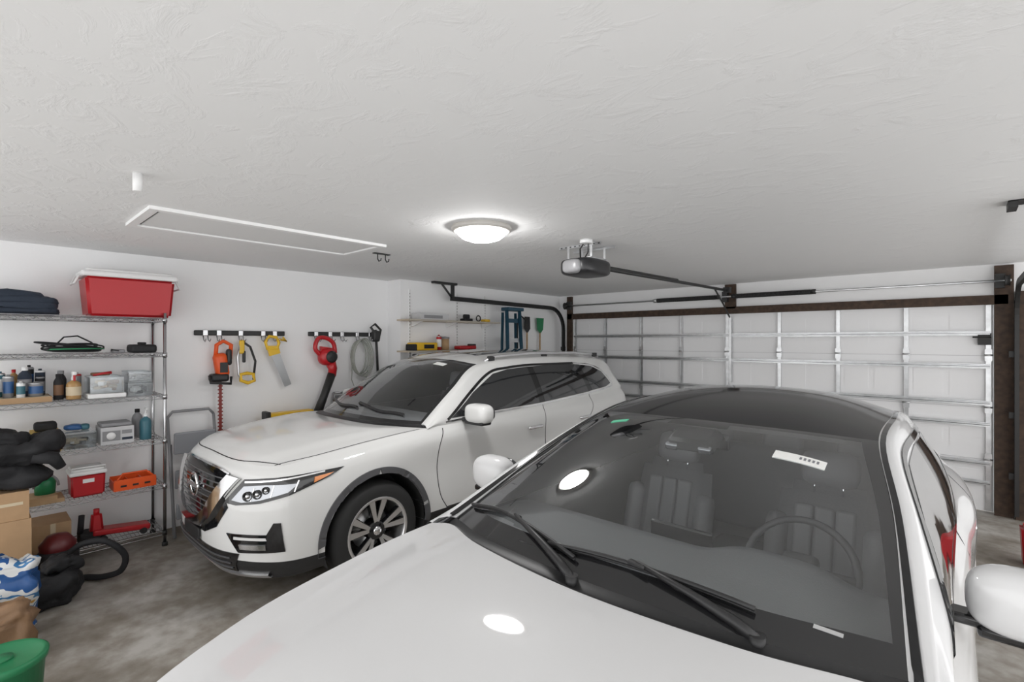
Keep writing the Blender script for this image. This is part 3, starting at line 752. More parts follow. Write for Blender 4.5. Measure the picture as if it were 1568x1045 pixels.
# ---- dome light
em = mat('dome_glass', (1, .99, .98), .3, emit=60)
q = MB()
lc = (-2.42, 2.36, H)
q.lathe(lc, (0, 0, -1), [(.20, .0), (.208, .012), (.20, .030), (.178, .038), (.172, .030)], mat('dome_trim', (.50, .48, .45), .4), 48)
q.lathe(lc, (0, 0, -1), [(.174, .030), (.160, .055), (.128, .08), (.08, .096), (.03, .102), (0, .103)], em, 48)
q.build('ceiling_dome_light')

# ---- attic hatch
q = MB()
tw = mat('trim_white', (.86, .86, .86), .5)
x0, x1, y0, y1 = -4.08, -3.44, .70, 2.28; t = .05
q.b2((x0, y0, H-.02), (x1, y0+t, H), tw); q.b2((x0, y1-t, H-.02), (x1, y1, H), tw)
q.b2((x0, y0+t, H-.02), (x0+t, y1-t, H), tw); q.b2((x1-t, y0+t, H-.02), (x1, y1-t, H), tw)
q.b2((x0+t+.008, y0+t+.02, H-.010), (x1-t-.008, y1-t-.008, H), mat('hatch_panel', (.78, .78, .78), .7))
q.b2((x0+t, y0+t, H-.004), (x1-t, y0+t+.02, H-.001), SEAM)
q.build('attic_hatch')
q = MB()
q.cyl((-2.83, .53, H-.085), (-2.83, .53, H), .019, tw, 20); q.build('ceiling_pipe_stub')
q = MB()
for y in (2.44, 2.52):
    q.tube([(-3.82, y, H), (-3.82, y, H-.05), (-3.80, y, H-.075), (-3.77, y, H-.07), (-3.765, y, H-.05)], .005, IRON, 6)
q.b2((-3.84, 2.40, H-.008), (-3.80, 2.56, H), IRON)
q.build('ceiling_hook')
q = MB(); q.b2((.20, 3.88, H-.04), (.24, 4.02, H), IRON); q.b2((.20, 3.88, H-.006), (.28, 4.02, H), IRON); q.build('ceiling_bracket')

# ---- wire shelving unit
SX0, SX1, SY0, SY1 = XL+.02, -5.07, -.08, 1.14
SZ = [.13, .53, .92, 1.30, 1.66, 1.96]
q = MB()
def rod(a, b, r=.003, m_=WIRE): q.tube([a, b], r, m_, 5, cap=False)
for z in SZ:
    for x in (SX0, SX1):
        rod((x, SY0, z-.004), (x, SY1, z-.004), .004); rod((x, SY0, z-.035), (x, SY1, z-.035), .004)
        n = 30
        q.tube([(x, SY0+(SY1-SY0)*i/n, z-.006 if i % 2 else z-.033) for i in range(n+1)], .002, WIRE, 4, cap=False)
    for y in (SY0, SY1):
        rod((SX0, y, z-.004), (SX1, y, z-.004), .004); rod((SX0, y, z-.035), (SX1, y, z-.035), .004)
        q.tube([(SX0+(SX1-SX0)*i/10, y, z-.006 if i % 2 else z-.033) for i in range(11)], .002, WIRE, 4, cap=False)
    for k in range(1, 44):
        y = SY0+(SY1-SY0)*k/44; rod((SX0, y, z-.002), (SX1, y, z-.002), .0018)
    for x in (SX0+.14, SX1-.14): rod((x, SY0, z-.006), (x, SY1, z-.006), .003)
for x in (SX0, SX1):
    for y in (SY0, SY1):
        q.cyl((x, y, .0), (x, y, 2.0), .0125, WIRE, 12)
        q.cyl((x, y, 0), (x, y, .03), .022, IRON, 12)
        for z in SZ: q.cyl((x, y, z-.04), (x, y, z), .018, IRON if z < .2 else WIRE, 12)
q.build('wire_shelving_unit')

E = .001
def col(n, c, r=.5, **k): return mat('c_'+n, c, r, **k)
RED = col('red', (.45, .010, .016), .35); WHT = col('white', (.8, .8, .8), .4); ORG = col('orange', (.75, .09, .01), .4)
YEL = col('yellow', (.75, .46, .02), .4); BLU = col('blue', (.03, .10, .26), .4); NAV = col('navy', (.028, .038, .058), .9, bump=.4, bscale=60)
CARD = col('cardboard', (.42, .27, .15), .85, var=.08); WDL = col('wood_light', (.5, .33, .18), .7, var=.15); GRN = col('green', (.02, .20, .08), .4)
CLEAR = glassmat('clear_plastic', (.88, .9, .91), .12, .6, 2.5, .15); TEAL = col('teal', (.04, .14, .18), .4); BLK = col('black_soft', (.012, .012, .014), .75, bump=.5, bscale=30)
GRY = col('grey', (.25, .25, .26), .5); AMB = col('amber_liquid', (.42, .25, .10), .2); TAN = col('tan', (.6, .5, .35), .7)
BROWN = col('brown', (.16, .08, .04), .6)

q = MB(); z = SZ[5]
q.taper((-5.27, .92, z+.16), (.36*.92, .60*.92, .32), 1.09, RED, .02)
q.box((-5.27, .92, z+.340), (.39, .65, .045), WHT, None, .018)
q.box((-5.27, .92, z+.368), (.34, .58, .03), WHT, None, .012)
for y in (.595, 1.245): q.tube([(-5.37, y, z+.33), (-5.37, y+(.03 if y > .9 else -.03), z+.26), (-5.17, y+(.03 if y > .9 else -.03), z+.26), (-5.17, y, z+.33)], .009, WHT, 6)
q.build('cooler')
q = MB()
for i, (w, dy) in enumerate(((.50, 0), (.44, .01), (.49, -.01), (.38, -.04))):
    q.blob((-5.27, .235+dy, z+.030+i*.038), (.38, w, .065), NAV, .032, 8, i, .5)
q.build('folded_blanket')
z = SZ[4]
q = MB(); rnd = random.Random(8)
for k in range(11):
    ra = rnd.uniform(.07, .12); rb_ = rnd.uniform(.12, .19); cx = -5.2+rnd.uniform(-.03, .03); cy = .55+rnd.uniform(-.04, .04); h0 = rnd.uniform(.012, .05); ph = rnd.random()*6; tl = rnd.uniform(.0, .03)
    q.tube([(cx+ra*cos(a), cy+rb_*sin(a), z+h0+tl*(1+sin(a+ph))) for a in [2*pi*i/28 for i in range(28)]], .006, GRN if k == 7 else BLK, 6, True)
q.tube([(-5.16, .44, z+.05), (-5.14, .50, z+.13), (-5.14, .58, z+.14), (-5.13, .66, z+.09), (-5.12, .72, z+.02)], .006, BLK, 6)
q.box((-5.18, .55, z+.045), (.06, .10, .05), BLK, None, .012)
q.build('coiled_cable')
q = MB(); q.box((-5.18, 1.0, z+.035+E), (.2, .18, .07), BLK, None, .02); q.box((-5.18, 1.0, z+.08), (.14, .04, .02), BLK, None, .008); q.build('drill_case')
q = MB(); q.box((-5.2, .84, z+.015+E), (.12, .08, .03), GRY, None, .008); q.tube([(-5.2, .80, z+.02), (-5.14, .79, z+.03), (-5.1, .83, z+.02)], .006, BLK, 6); q.build('power_adapter')
z = SZ[3]
def bottle(name, x, y, r, h, c, cap, neck=.35, label=None, extra=None):
    q = MB(); zz = z+.003
    q.lathe((x, y, zz), (0, 0, 1), [(0, 0), (r*.95, 0), (r, .006), (r, h*.68), (r*.8, h*.78), (r*neck, h*.86), (r*neck, h*.9)], c, 20)
    q.lathe((x, y, zz), (0, 0, 1), [(r*neck*1.15, h*.88), (r*neck*1.15, h), (0, h)], cap, 16)
    if label: q.lathe((x, y, zz), (0, 0, 1), [(r*1.01, h*.18), (r*1.015, h*.58)], label, 20)
    if extra == 'spray': q.cyl((x, y, zz+h*.9), (x, y, zz+h+.03), .013, WHT, 12); q.box((x+.02, y, zz+h+.035), (.07, .03, .03), WHT, None, .008); q.box((x+.035, y, zz+h), (.01, .015, .05), RED, None, .003)
    if extra == 'pump': q.cyl((x, y, zz+h*.9), (x, y, zz+h+.035), .006, WHT, 8); q.box((x+.02, y, zz+h+.04), (.06, .02, .015), WHT, None, .005)
    return q.build(name)
def can(name, x, y, r, h, c, top=STEEL, label=None):
    q = MB(); zz = z+.003
    q.lathe((x, y, zz), (0, 0, 1), [(0, 0), (r, 0), (r, h*.88), (r*.8, h*.93), (r*.35, h*.94), (r*.35, h), (0, h)], c, 24)
    q.lathe((x, y, zz), (0, 0, 1), [(r*1.03, h*.86), (r*1.03, h*.89), (r*.83, h*.935)], top, 24)
    if label: q.lathe((x, y, zz), (0, 0, 1), [(r*1.015, h*.2), (r*1.015, h*.7)], label, 24)
    return q.build(name)
q = MB(); q.b2((-5.40, -.0, z+E), (-5.09, .43, z+.04), CARD); q.b2((-5.39, .01, z+.04), (-5.10, .42, z+.042), TAN); q.build('cardboard_tray')
zb = z; z = z+.040
can('spray_can', -5.18, .20, .030, .17, GRY, STEEL, BLU); can('spray_can', -5.29, .16, .030, .19, TEAL, STEEL, WHT)
can('spray_can', -5.13, .263, .024, .12, WHT, STEEL, TEAL); bottle('oil_bottle', -5.24, .29, .040, .22, NAV, WHT, .4, GRY)
can('paint_can', -5.17, .345, .042, .11, GRY, STEEL, BLU); can('spray_can', -5.33, .38, .030, .2, NAV, WHT)
bottle('glue_bottle', -5.34, .235, .03, .2, AMB, RED); can('spray_can', -5.26, .375, .026, .15, BLK, GRY, GRY); bottle('oil_bottle', -5.15, .12, .035, .16, WHT, BLU, .4, NAV)
can('spray_can', -5.36, .32, .028, .23, BLK, GRY, BLU)
z = zb
bottle('oil_bottle', -5.2, .475, .030, .20, BLK, BLK, .5, BROWN); bottle('oil_bottle', -5.33, .50, .035, .22, BLK, GRY, .5)
bottle('cleaner_bottle', -5.16, .56, .046, .17, AMB, WHT, .3, TAN, 'spray')
can('spray_can', -5.36, .60, .03, .2, GRY, RED)
def bin_(name, y, w, h, items, x=-5.22, d=.28, lid=None, n=20):
    q = MB()
    for a in (-1, 1):
        q.b2((x-d/2, y+a*w/2-.002, z+.003), (x+d/2, y+a*w/2+.002, z+h), CLEAR)
        q.b2((x+a*d/2-.002, y-w/2, z+.003), (x+a*d/2+.002, y+w/2, z+h), CLEAR)
    q.b2((x-d/2, y-w/2, z+.001), (x+d/2, y+w/2, z+.005), CLEAR)
    q.tube([(x-d/2, y-w/2, z+h), (x+d/2, y-w/2, z+h), (x+d/2, y+w/2, z+h), (x-d/2, y+w/2, z+h)], .005, CLEAR, 6, True)
    rnd = random.Random(int(y*1000))
    for k in range(n):
        s_ = rnd.uniform(.02, .045)
        q.box((x+rnd.uniform(-.4, .4)*(d-.08), y+rnd.uniform(-.4, .4)*(w-.06), z+.01+s_/2+rnd.random()*max(0, h-.06-s_*.3)), (s_, s_*1.7, s_*.8), rnd.choice(items), Matrix.Rotation(rnd.random()*3, 3, 'Z'), .006)
    if lid: q.box((x, y, z+h+.01), (d+.01, w+.008, .018), lid, None, .006)
    return q.build(name)
q = MB(); q.box((-5.19, .755, z+.02+E), (.26, .24, .035), WHT, None, .006); q.build('plastic_tray')
z = zb+.04; bin_('storage_bin', .755, .21, .13, [TAN, AMB, BROWN, GRY, WHT]); z = zb
bin_('storage_bin', .97, .16, .11, [NAV, GRY, WHT, BLK], lid=CLEAR)
z = zb+.121; bin_('storage_bin', .97, .15, .08, [BLK, GRY, WHT]); z = zb
q = MB(); q.box((-5.22, .73, z+.19), (.06, .12, .025), BROWN, None, .008); q.cyl((-5.2, .68, z+.185), (-5.2, .80, z+.20), .012, RED, 10); q.build('hand_tools')
z = SZ[2]
q = MB(); q.b2((-5.33, .32, z+E), (-5.09, .48, z+.15), YEL); q.b2((-5.089, .33, z+.035), (-5.087, .47, z+.10), BLK); q.b2((-5.087, .345, z+.055), (-5.086, .455, z+.085), YEL); q.box((-5.2, .40, z+.185), (.1, .13, .07), BLK, None, .02); q.build('trash_bag_box')
bin_('storage_bin', .59, .19, .11, [TAN, GRY, WHT, BLK], lid=CLEAR)
q = MB(); q.blob((-5.2, .56, z+.155), (.10, .12, .05), BLU, .01, 12, 3, .8); q.blob((-5.2, .63, z+.152), (.08, .06, .05), TEAL, .005, 12, 3, .7); q.build('cleaning_cloths')
q = MB(); q.b2((-5.33, .715, z+E), (-5.09, .93, z+.14), mat('c_box_grey', (.55, .55, .56), .5)); q.b2((-5.089, .725, z+.03), (-5.087, .84, z+.11), GRY); q.lathe((-5.086, .78, z+.07), (1, 0, 0), [(.03, 0), (.028, .004), (0, .004)], WHT, 16); q.b2((-5.087, .85, z+.03), (-5.086, .92, z+.05), NAV); q.b2((-5.087, .85, z+.08), (-5.086, .915, z+.11), GRY); q.box((-5.2, .82, z+.157), (.2, .2, .03), GRY, None, .01); q.build('appliance_box')
bottle('soap_bottle', -5.15, 1.02, .042, .22, TEAL, WHT, .3, None, 'pump')
bottle('oil_bottle', -5.35, 1.0, .04, .24, GRY, BLK, .4)
q = MB(); q.blob((-5.24, .16, z+.09+E), (.26, .2, .18), BLK, .02, 12, 5, .6); q.build('work_gloves')
z = SZ[1]
q = MB(); q.b2((-5.3, .25, z+E), (-5.085, .50, z+.03), WDL); q.b2((-5.3, .2, z+.03), (-5.09, .46, z+.055), WDL); q.build('wood_board')
q = MB(); q.lathe((-5.22, .40, z+.056), (0, 0, 1), [(0, 0), (.06, 0), (.065, .09), (.05, .12), (0, .12)], GRN, 20); q.tube([(-5.14, .40+.07*cos(a), z+.12+.09*sin(a)) for a in [pi*i/10 for i in range(11)]], .008, GRY, 6); q.build('watering_can')
q = MB(); q.taper((-5.19, .64, z+.09+E), (.20, .20, .17), 1.06, RED, .012); q.box((-5.19, .64, z+.19), (.23, .23, .035), WHT, None, .012); q.box((-5.19, .64, z+.215), (.2, .2, .02), WHT, None, .008)
q.tube([(-5.09, .54, z+.19), (-5.07, .54, z+.24), (-5.07, .74, z+.24), (-5.09, .74, z+.19)], .006, WHT, 6); q.box((-5.083, .64, z+.13), (.004, .07, .03), WHT, None, .001); q.build('lunch_cooler')
q = MB()
q.b2((-5.28, .80, z+E), (-5.09, 1.08, z+.012), ORG)
for a in (-1, 1): q.b2((-5.185+a*.095-.004, .80, z+E), (-5.185+a*.095+.004, 1.08, z+.09), ORG)
for y in (.80, .90, .99, 1.08): q.b2((-5.28, y-.004, z+E), (-5.09, y+.004, z+.075), ORG)
for y in (.84, .92, 1.0): q.b2((-5.082, y, z+.03), (-5.080, y+.04, z+.045), BLK)
q.tube([(-5.09, .82, z+.09), (-5.12, .86, z+.13), (-5.12, 1.02, z+.13), (-5.09, 1.06, z+.09)], .008, ORG, 6)
q.build('parts_tray')
z = SZ[0]
q = MB(); q.b2((-5.40, .32, z+E), (-5.1, .54, z+.24), CARD); q.b2((-5.099, .42, z+.1), (-5.098, .45, z+.24), TAN); q.build('cardboard_box')
q = MB()
q.box((-5.2, .66, z+.05+E), (.16, .14, .10), BLK, None, .02); q.taper((-5.18, .70, z+.16), (.09, .09, .16), .7, RED, .015)
q.box((-5.18, .86, z+.07+E), (.14, .38, .045), RED, Matrix.Rotation(radians(-6), 3, 'X'), .012)
for x in (-.06, .06):
    for y in (.74, 1.0): q.cyl((-5.18+x-.012, y, z+.027), (-5.18+x+.012, y, z+.027), .026, IRON, 14)
q.cyl((-5.18, .70, z+.22), (-5.18, .70, z+.27), .02, RED, 12); q.tube([(-5.18, .60, z+.1), (-5.18, .61, z+.24)], .02, BLK, 8)
q.build('floor_jack')

# ---- floor clutter on the left
q = MB()
q.b2((-5.03, -.22, 0), (-4.66, .29, .56), CARD)
q.b2((-4.659, .02, .15), (-4.658, .08, .56), TAN)
q.build('cardboard_box')
q = MB(); q.b2((-5.02, -.2, .561), (-4.67, .28, .75), CARD); q.b2((-4.669, -.1, .66), (-4.668, .25, .68), TAN); q.build('cardboard_box')
q = MB()
q.blob((-4.82, .12, .87), (.36, .52, .22), BLK, .09, 7, 3, .75)
q.blob((-4.80, .20, .97), (.34, .52, .20), BLK, .09, 8, 5, .8, Matrix.Rotation(.25, 3, 'X'), False)
q.blob((-4.82, .10, 1.08), (.32, .50, .16), BLK, .07, 8, 8, .8, Matrix.Rotation(-.30, 3, 'X'), False)
q.tube([(-4.66, .30, .98), (-4.64, .40, .95), (-4.65, .44, .88)], [.05, .045, .03], BLK, 10)
q.build('winter_jacket')
q = MB()
q.lathe((-4.86, .44, 0), (0, 0, 1), [(0, .0), (.11, 0), (.12, .03), (.12, .22), (.10, .25), (0, .25)], BLK, 24)
q.lathe((-4.86, .44, 0), (0, 0, 1), [(.10, .25), (.105, .29), (.06, .35), (0, .36)], col('dark_red', (.10, .01, .012), .4), 24)
P_ = [V(p) for p in [(-4.76, .48, .22), (-4.68, .56, .30), (-4.60, .68, .30), (-4.57, .78, .18), (-4.60, .76, .06), (-4.66, .66, .03), (-4.75, .58, .026), (-4.76, .50, .026)]]
q.tube([cr(P_, 7*i/40) for i in range(41)], .021, BLK, 10)
q.build('shop_vacuum')
q = MB(); q.blob((-4.50, .34, .11), (.28, .34, .22), BLK, .06, 9, 9, .7); q.blob((-4.55, .42, .24), (.2, .2, .1), BLK, .05, 10, 2, .8); q.build('duffel_bag')
def bagmat():
    m = mat('bag_print', (.7, .7, .68), .35)
    nt = m.node_tree; b = nt.nodes['Principled BSDF']
    tc = nt.nodes.new('ShaderNodeTexCoord'); mp = nt.nodes.new('ShaderNodeMapping'); mp.inputs['Scale'].default_value = (1, 1, 1.6)
    n1 = nt.nodes.new('ShaderNodeTexNoise'); n1.inputs['Scale'].default_value = 5.5; n1.inputs['Detail'].default_value = 2
    r = nt.nodes.new('ShaderNodeValToRGB'); r.color_ramp.interpolation = 'CONSTANT'; e = r.color_ramp.elements
    e[0].position = 0; e[0].color = (.02, .09, .28, 1); e[1].position = .44; e[1].color = (.70, .71, .71, 1)
    for p_, c_ in ((.55, (.04, .16, .35, 1)), (.60, (.66, .66, .64, 1)), (.66, (.55, .30, .06, 1))):
        x = e.new(p_); x.color = c_
    nt.links.new(tc.outputs['Object'], mp.inputs[0]); nt.links.new(mp.outputs[0], n1.inputs['Vector'])
    nt.links.new(n1.outputs['Fac'], r.inputs[0]); nt.links.new(r.outputs[0], b.inputs['Base Color'])
    return m
q = MB(); q.blob((-4.20, .14, .22), (.22, .30, .44), bagmat(), .055, 12, 4, .38); q.build('seed_bag')
q = MB(); q.blob((-3.86, .13, .15), (.22, .22, .30), col('kraft', (.24, .14, .075), .6, bump=.5, bscale=25), .07, 13, 6, .42); q.build('paper_bag')
q = MB()
q.lathe((-3.16, .10, 0), (0, 0, 1), [(0, 0), (.125, 0), (.145, .31), (.155, .315), (.158, .34), (.145, .35), (.135, .342), (0, .34)], GRN, 36)
q.lathe((-3.16, .10, 0), (0, 0, 1), [(.04, .341), (.04, .35), (0, .35)], GRN, 20)
q.build('bucket')

# ---- folding step stool
q = MB()
SG = col('stool_grey', (.28, .29, .31), .5)
R = Matrix.Rotation(radians(6), 3, 'Y')
y0, y1 = 1.24, 1.62
def lean(z, o=0): return XL+.20-.15*(z/1.1)+o
for y in (y0, y1):
    q.tube([(lean(0, .12), y, .0), (lean(1.05, .02), y, 1.05)], .013, GRY, 8)
    q.tube([(lean(0, .0), y+.02, .0), (lean(.7, -.01), y+.02, .8)], .012, GRY, 8)
q.tube([(lean(1.05, .02), y0, 1.05), (lean(1.1, .02), y0+.04, 1.10), (lean(1.1, .02), y1-.04, 1.10), (lean(1.05, .02), y1, 1.05)], .013, GRY, 8)
for z, h in ((.22, .15), (.50, .17), (.82, .20)):
    q.box((lean(z, .11), (y0+y1)/2, z), (.03, y1-y0-.04, h), SG, R, .012)
q.build('step_stool')

# ---- tool rails
def rail(name, a, b, hooks):
    q = MB(); z = 1.84
    q.box((XL+.02, (a+b)/2, z), (.038, b-a, .05), IRON, None, .008)
    for y in hooks:
        q.box((XL+.045, y, z), (.015, .045, .06), WIRE, None, .006)
        for e in (-.02, .02):
            q.tube([(XL+.045, y+e, z-.02), (XL+.06, y+e, z-.07), (XL+.10, y+e, z-.085), (XL+.13, y+e, z-.06)], .005, WIRE, 6)
    return q.build(name)
rail('tool_rail', 1.47, 2.33, (1.56, 1.68, 1.88, 2.10, 2.22))
rail('tool_rail', 2.60, 3.50, (2.68, 2.85, 3.0, 3.2, 3.38))
q = MB(); xx = XL+.10
q.box((xx, 1.68, 1.52), (.10, .12, .24), ORG, Matrix.Rotation(.15, 3, 'X'), .035); q.box((xx, 1.66, 1.40), (.13, .16, .08), BLKP, None, .025)
q.tube([(xx, 1.63, 1.60), (xx, 1.64, 1.72), (xx, 1.70, 1.76), (xx, 1.77, 1.72), (xx, 1.76, 1.58)], .020, ORG, 10)
q.box((xx+.052, 1.69, 1.50), (.006, .07, .10), BLKP, None, .002)
q.box((xx, 1.75, 1.60), (.06, .05, .16), BLKP, None, .02)
q.tube([(xx+.03, 1.57, 1.42), (xx+.09, 1.56, 1.36), (xx+.09, 1.74, 1.34), (xx+.03, 1.76, 1.40)], .013, BLKP, 8)
BR = col('blade_red', (.22, .03, .025), .4)
q.prism([V((xx, 1.66, 1.38)), V((xx, 1.66, .82)), V((xx, 1.672, .80)), V((xx, 1.685, .82)), V((xx, 1.685, 1.38))], (.006, 0, 0), BR)
for i in range(14):
    zz = .84+i*.036
    for s_, yy in ((-1, 1.66), (1, 1.685)):
        q.prism([(xx, yy, zz), (xx, yy+s_*.012, zz+.004), (xx, yy+s_*.010, zz+.012), (xx, yy, zz+.016)], (.005, 0, 0), BR)
q.build('hedge_trimmer')
q = MB()
q.tube([(xx, 1.86, 1.74), (xx, 1.83, 1.60), (xx, 1.84, 1.42), (xx, 1.87, 1.36)], .011, STEEL, 8)
q.tube([(xx, 1.88, 1.75), (xx, 1.95, 1.70), (xx, 2.0, 1.55), (xx, 1.98, 1.36)], .012, IRON, 8)
q.tube([(xx, 1.86, 1.42), (xx, 1.86, 1.36), (xx, 1.93, 1.33), (xx, 1.99, 1.35), (xx, 1.98, 1.42), (xx, 1.92, 1.43)], .018, YEL, 8, True)
q.box((xx, 1.87, 1.70), (.03, .05, .14), YEL, None, .012); q.box((xx, 1.89, 1.60), (.03, .03, .12), BLKP, None, .01)
q.build('hacksaw')
q = MB()
q.prism([(xx, 2.12, 1.70), (xx, 2.22, 1.70), (xx, 2.37, 1.29), (xx, 2.30, 1.265)], (.004, 0, 0), mat('saw_blade', (.45, .46, .47), .4, .7))
q.tube([(xx, 2.12, 1.68), (xx, 2.10, 1.75), (xx, 2.14, 1.81), (xx, 2.21, 1.80), (xx, 2.24, 1.74), (xx, 2.22, 1.68)], .017, YEL, 8, True)
q.prism([(xx-.01, 2.11, 1.71), (xx-.01, 2.23, 1.71), (xx-.01, 2.25, 1.63), (xx-.01, 2.14, 1.60)], (.022, 0, 0), YEL)
q.tube([(xx, 2.24, 1.78), (xx, 2.32, 1.76), (xx, 2.28, 1.80)], .012, YEL, 8)
q.build('hand_saw')
q = MB(); xb = XL+.14
q.blob((xb, 2.76, 1.58), (.16, .20, .20), RED, .0, 1, p=.8, flat=False)
q.lathe((xb+.080, 2.78, 1.58), (1, 0, 0), [(.065, -.03), (.068, .0), (.045, .012), (0, .012)], IRON, 20)
P_ = [V(p) for p in [(xb, 2.68, 1.60), (xb, 2.62, 1.68), (xb, 2.66, 1.79), (xb, 2.76, 1.79), (xb, 2.84, 1.73), (xb, 2.86, 1.62)]]
q.tube([cr(P_, 5*i/20) for i in range(21)], .024, RED, 10)
q.prism([(xb-.02, 2.68, 1.70), (xb-.02, 2.82, 1.68), (xb-.02, 2.84, 1.62), (xb-.02, 2.68, 1.62)], (.04, 0, 0), RED)
q.tube([(xb, 2.80, 1.52), (xb, 2.83, 1.44), (xb, 2.82, 1.36)], [.06, .05, .045], RED, 14)
q.tube([(xb, 2.82, 1.38), (xb+.02, 2.72, 1.15), (xb+.03, 2.62, .92)], [.047, .042, .05], IRON, 14)
q.build('leaf_blower')
q = MB()
for k in range(5):
    r1 = .10+.008*k; pts = []
    for i in range(28):
        a = 2*pi*i/28; pts.append((XL+.09+.012*k+.01*sin(2*a+k), 3.19+.012*k+r1*cos(a), 1.56+(.20+.008*k)*sin(a)))
    q.tube(pts, .008, col('hose_grey', (.30, .31, .28), .5), 7, True)
q.tube([(XL+.12, 3.09, 1.5), (XL+.12, 3.08, 1.3), (XL+.12, 3.12, 1.2), (XL+.12, 3.25, 1.22), (XL+.12, 3.30, 1.4)], .007, MATS['c_hose_grey'], 6)
q.build('garden_hose')
q = MB()
q.tube([(XL+.10, 3.42, 1.90), (XL+.10, 3.44, 1.6), (XL+.10, 3.46, 1.2)], .016, IRON, 8)
q.tube([(XL+.12, 3.34, 1.93), (XL+.12, 3.40, 1.97), (XL+.12, 3.48, 1.90), (XL+.12, 3.46, 1.78)], .016, IRON, 8, True)
q.box((XL+.10, 3.42, 1.82), (.08, .09, .14), BLKP, None, .02)
q.build('string_trimmer')
q = MB(); q.box((XL+.20, 2.30, .93), (.12, .50, .16), YEL, None, .01); q.box((XL+.20, 2.07, .96), (.13, .05, .14), IRON, None, .01); q.b2((XL+.02, 2.05, 0), (XL+.3, 2.55, .85), CARD); q.build('tool_storage_stack')
q = MB()
for y in (2.88, 3.16): q.tube([(XL+.12, y, 0), (XL+.05, y, 1.15)], .012, WIRE, 8)
q.tube([(XL+.05, 2.88, 1.15), (XL+.05, 3.16, 1.15)], .012, WIRE, 8)
q.b2((XL+.06, 2.90, .95), (XL+.08, 3.14, 1.12), GRY); q.build('folding_cart')

# ---- wall shelves (recess wall)
def wshelf(name, y0, y1, z, d=.28):
    q = MB(); q.b2((XM+.012, y0, z-.02), (XM+d, y1, z), mat('shelf_board', (.50, .42, .32), .6, var=.1))
    q.b2((XM+d-.002, y0, z-.022), (XM+d+.004, y1, z+.001), mat('shelf_edge', (.42, .38, .32), .5))
    for y in (y0+.22, (y0+y1)/2, y1-.12):
        q.prism([(XM+.012, y, z-.02), (XM+d-.03, y, z-.02), (XM+.012, y, z-.09)], (0, .015, 0), WHT)
    return q.build(name)
wshelf('wall_shelf', 3.60, 5.20, 2.03); wshelf('wall_shelf', 3.60, 4.95, 1.64)
q = MB()
for y in (3.80, 4.6, 5.15):
    q.b2((XM, y-.012, 1.4), (XM+.011, y+.012, 2.42), WHT)
    for k in range(24): q.b2((XM+.011, y-.004, 1.44+k*.04), (XM+.0115, y+.004, 1.455+k*.04), SEAM)
q.build('shelf_standards')
z = 2.03
q = MB(); q.b2((XM+.05, 3.80, z+E), (XM+.24, 4.25, z+.08), MATS['c_box_grey']); q.b2((XM+.241, 3.85, z+.02), (XM+.242, 4.15, z+.06), GRY); q.build('tool_box_carton')
q = MB(); q.box((XM+.15, 4.65, z+.02+E), (.12, .14, .04), BLK, None, .01); q.box((XM+.15, 4.65, z+.07), (.05, .1, .06), BLK, None, .015); q.build('drill')
q = MB(); q.tube([(XM+.15, 4.88+.04*cos(a), z+.05+.04*sin(a)) for a in [2*pi*i/12 for i in range(12)]], .009, IRON, 6, True); q.box((XM+.15, 5.02, z+.02+E), (.1, .1, .04), YEL, None, .01); q.build('tape_dispenser')
z = 1.64
q = MB(); q.box((XM+.14, 3.90, z+.05+E), (.2, .34, .10), YEL, None, .015); q.box((XM+.14, 3.73, z+.04+E), (.2, .04, .08), BLK, None, .01); q.box((XM+.242, 3.93, z+.05), (.004, .16, .05), BLK, None, .001); q.build('tool_case')
can('spray_can', XM+.15, 4.16, .035, .2, RED, STEEL, WHT)
q = MB(); q.cyl((XM+.12, 4.29, z+E), (XM+.12, 4.29, z+.15), .055, WDL, 20); q.lathe((XM+.12, 4.29, z+.15), (0, 0, 1), [(.06, 0), (.06, .02), (0, .03)], GRY, 20); q.build('storage_jar')
q = MB(); q.box((XM+.16, 4.62, z+.03+E), (.14, .3, .05), RED, None, .015); q.box((XM+.16, 4.74, z+.06), (.08, .1, .04), IRON, None, .01); q.build('caulk_gun')

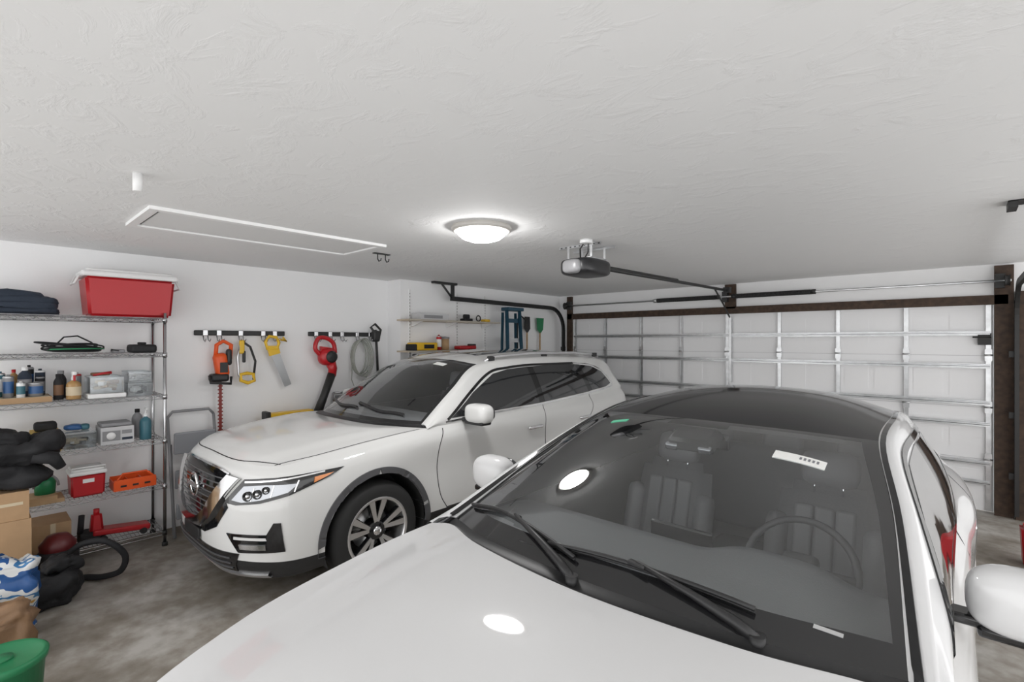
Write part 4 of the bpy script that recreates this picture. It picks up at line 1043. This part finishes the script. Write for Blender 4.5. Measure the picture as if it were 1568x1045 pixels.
# ---- blue ladder
q = MB(); LB = col('ladder_blue', (.02, .07, .11), .4)
for y in (5.26, 5.64):
    q.tube([(XM+.42, y, 0), (XM+.30, y+(.05 if y < 5.5 else -.05), 2.22)], .036, LB, 4)
    q.tube([(XM+.20, y, 0), (XM+.22, y+(.05 if y < 5.5 else -.05), 2.18)], .028, LB, 4)
for k in range(1, 8): q.b2((XM+.41-.0155*k, 5.28+.006*k, k*.29), (XM+.30, 5.62-.006*k, k*.29+.06), LB if k > 6 else STEEL)
q.box((XM+.29, 5.45, 2.23), (.16, .34, .05), LB, None, .01)
q.build('step_ladder')
q = MB(); q.cyl((XM+.06, 6.05, 0), (XM+.06, 6.05, 1.9), .014, WDL, 10); q.prism([(XM+.06, 5.99, 2.15), (XM+.06, 6.11, 2.15), (XM+.06, 6.12, 1.96), (XM+.06, 6.05, 1.88), (XM+.06, 5.98, 1.96)], (.01, 0, 0), IRON); q.build('spade')
q = MB(); q.cyl((XM+.06, 6.38, 0), (XM+.06, 6.38, 1.9), .014, WDL, 10)
q.prism([(XM+.06, 6.29, 2.14), (XM+.06, 6.47, 2.14), (XM+.06, 6.45, 1.95), (XM+.06, 6.38, 1.88), (XM+.06, 6.31, 1.95)], (.012, 0, 0), GRN); q.build('garden_shovel')
q = MB(); q.tube([(XM+.06, 5.82, 0), (XM+.06, 5.82, 2.1), (XM+.10, 5.85, 2.16), (XM+.13, 5.92, 2.1)], .012, IRON, 8); q.build('garden_hoe')

q = MB(); q.taper((.49, 5.6, .15), (.24, .20, .30), 1.12, RED, .02); q.build('waste_bin')

# ============================================================ light / camera
w = bpy.data.worlds.new('world'); sc.world = w; w.use_nodes = True
w.node_tree.nodes['Background'].inputs[0].default_value = (1, 1, 1, 1)
w.node_tree.nodes['Background'].inputs[1].default_value = 2.35
cam = bpy.data.cameras.new('camera'); co = bpy.data.objects.new('camera', cam); sc.collection.objects.link(co)
co.location = (0, 0, 1.76); co.rotation_euler = (radians(90), 0, radians(42.2)); cam.lens = 17.35; cam.sensor_width = 36; cam.clip_start = .02
sc.camera = co
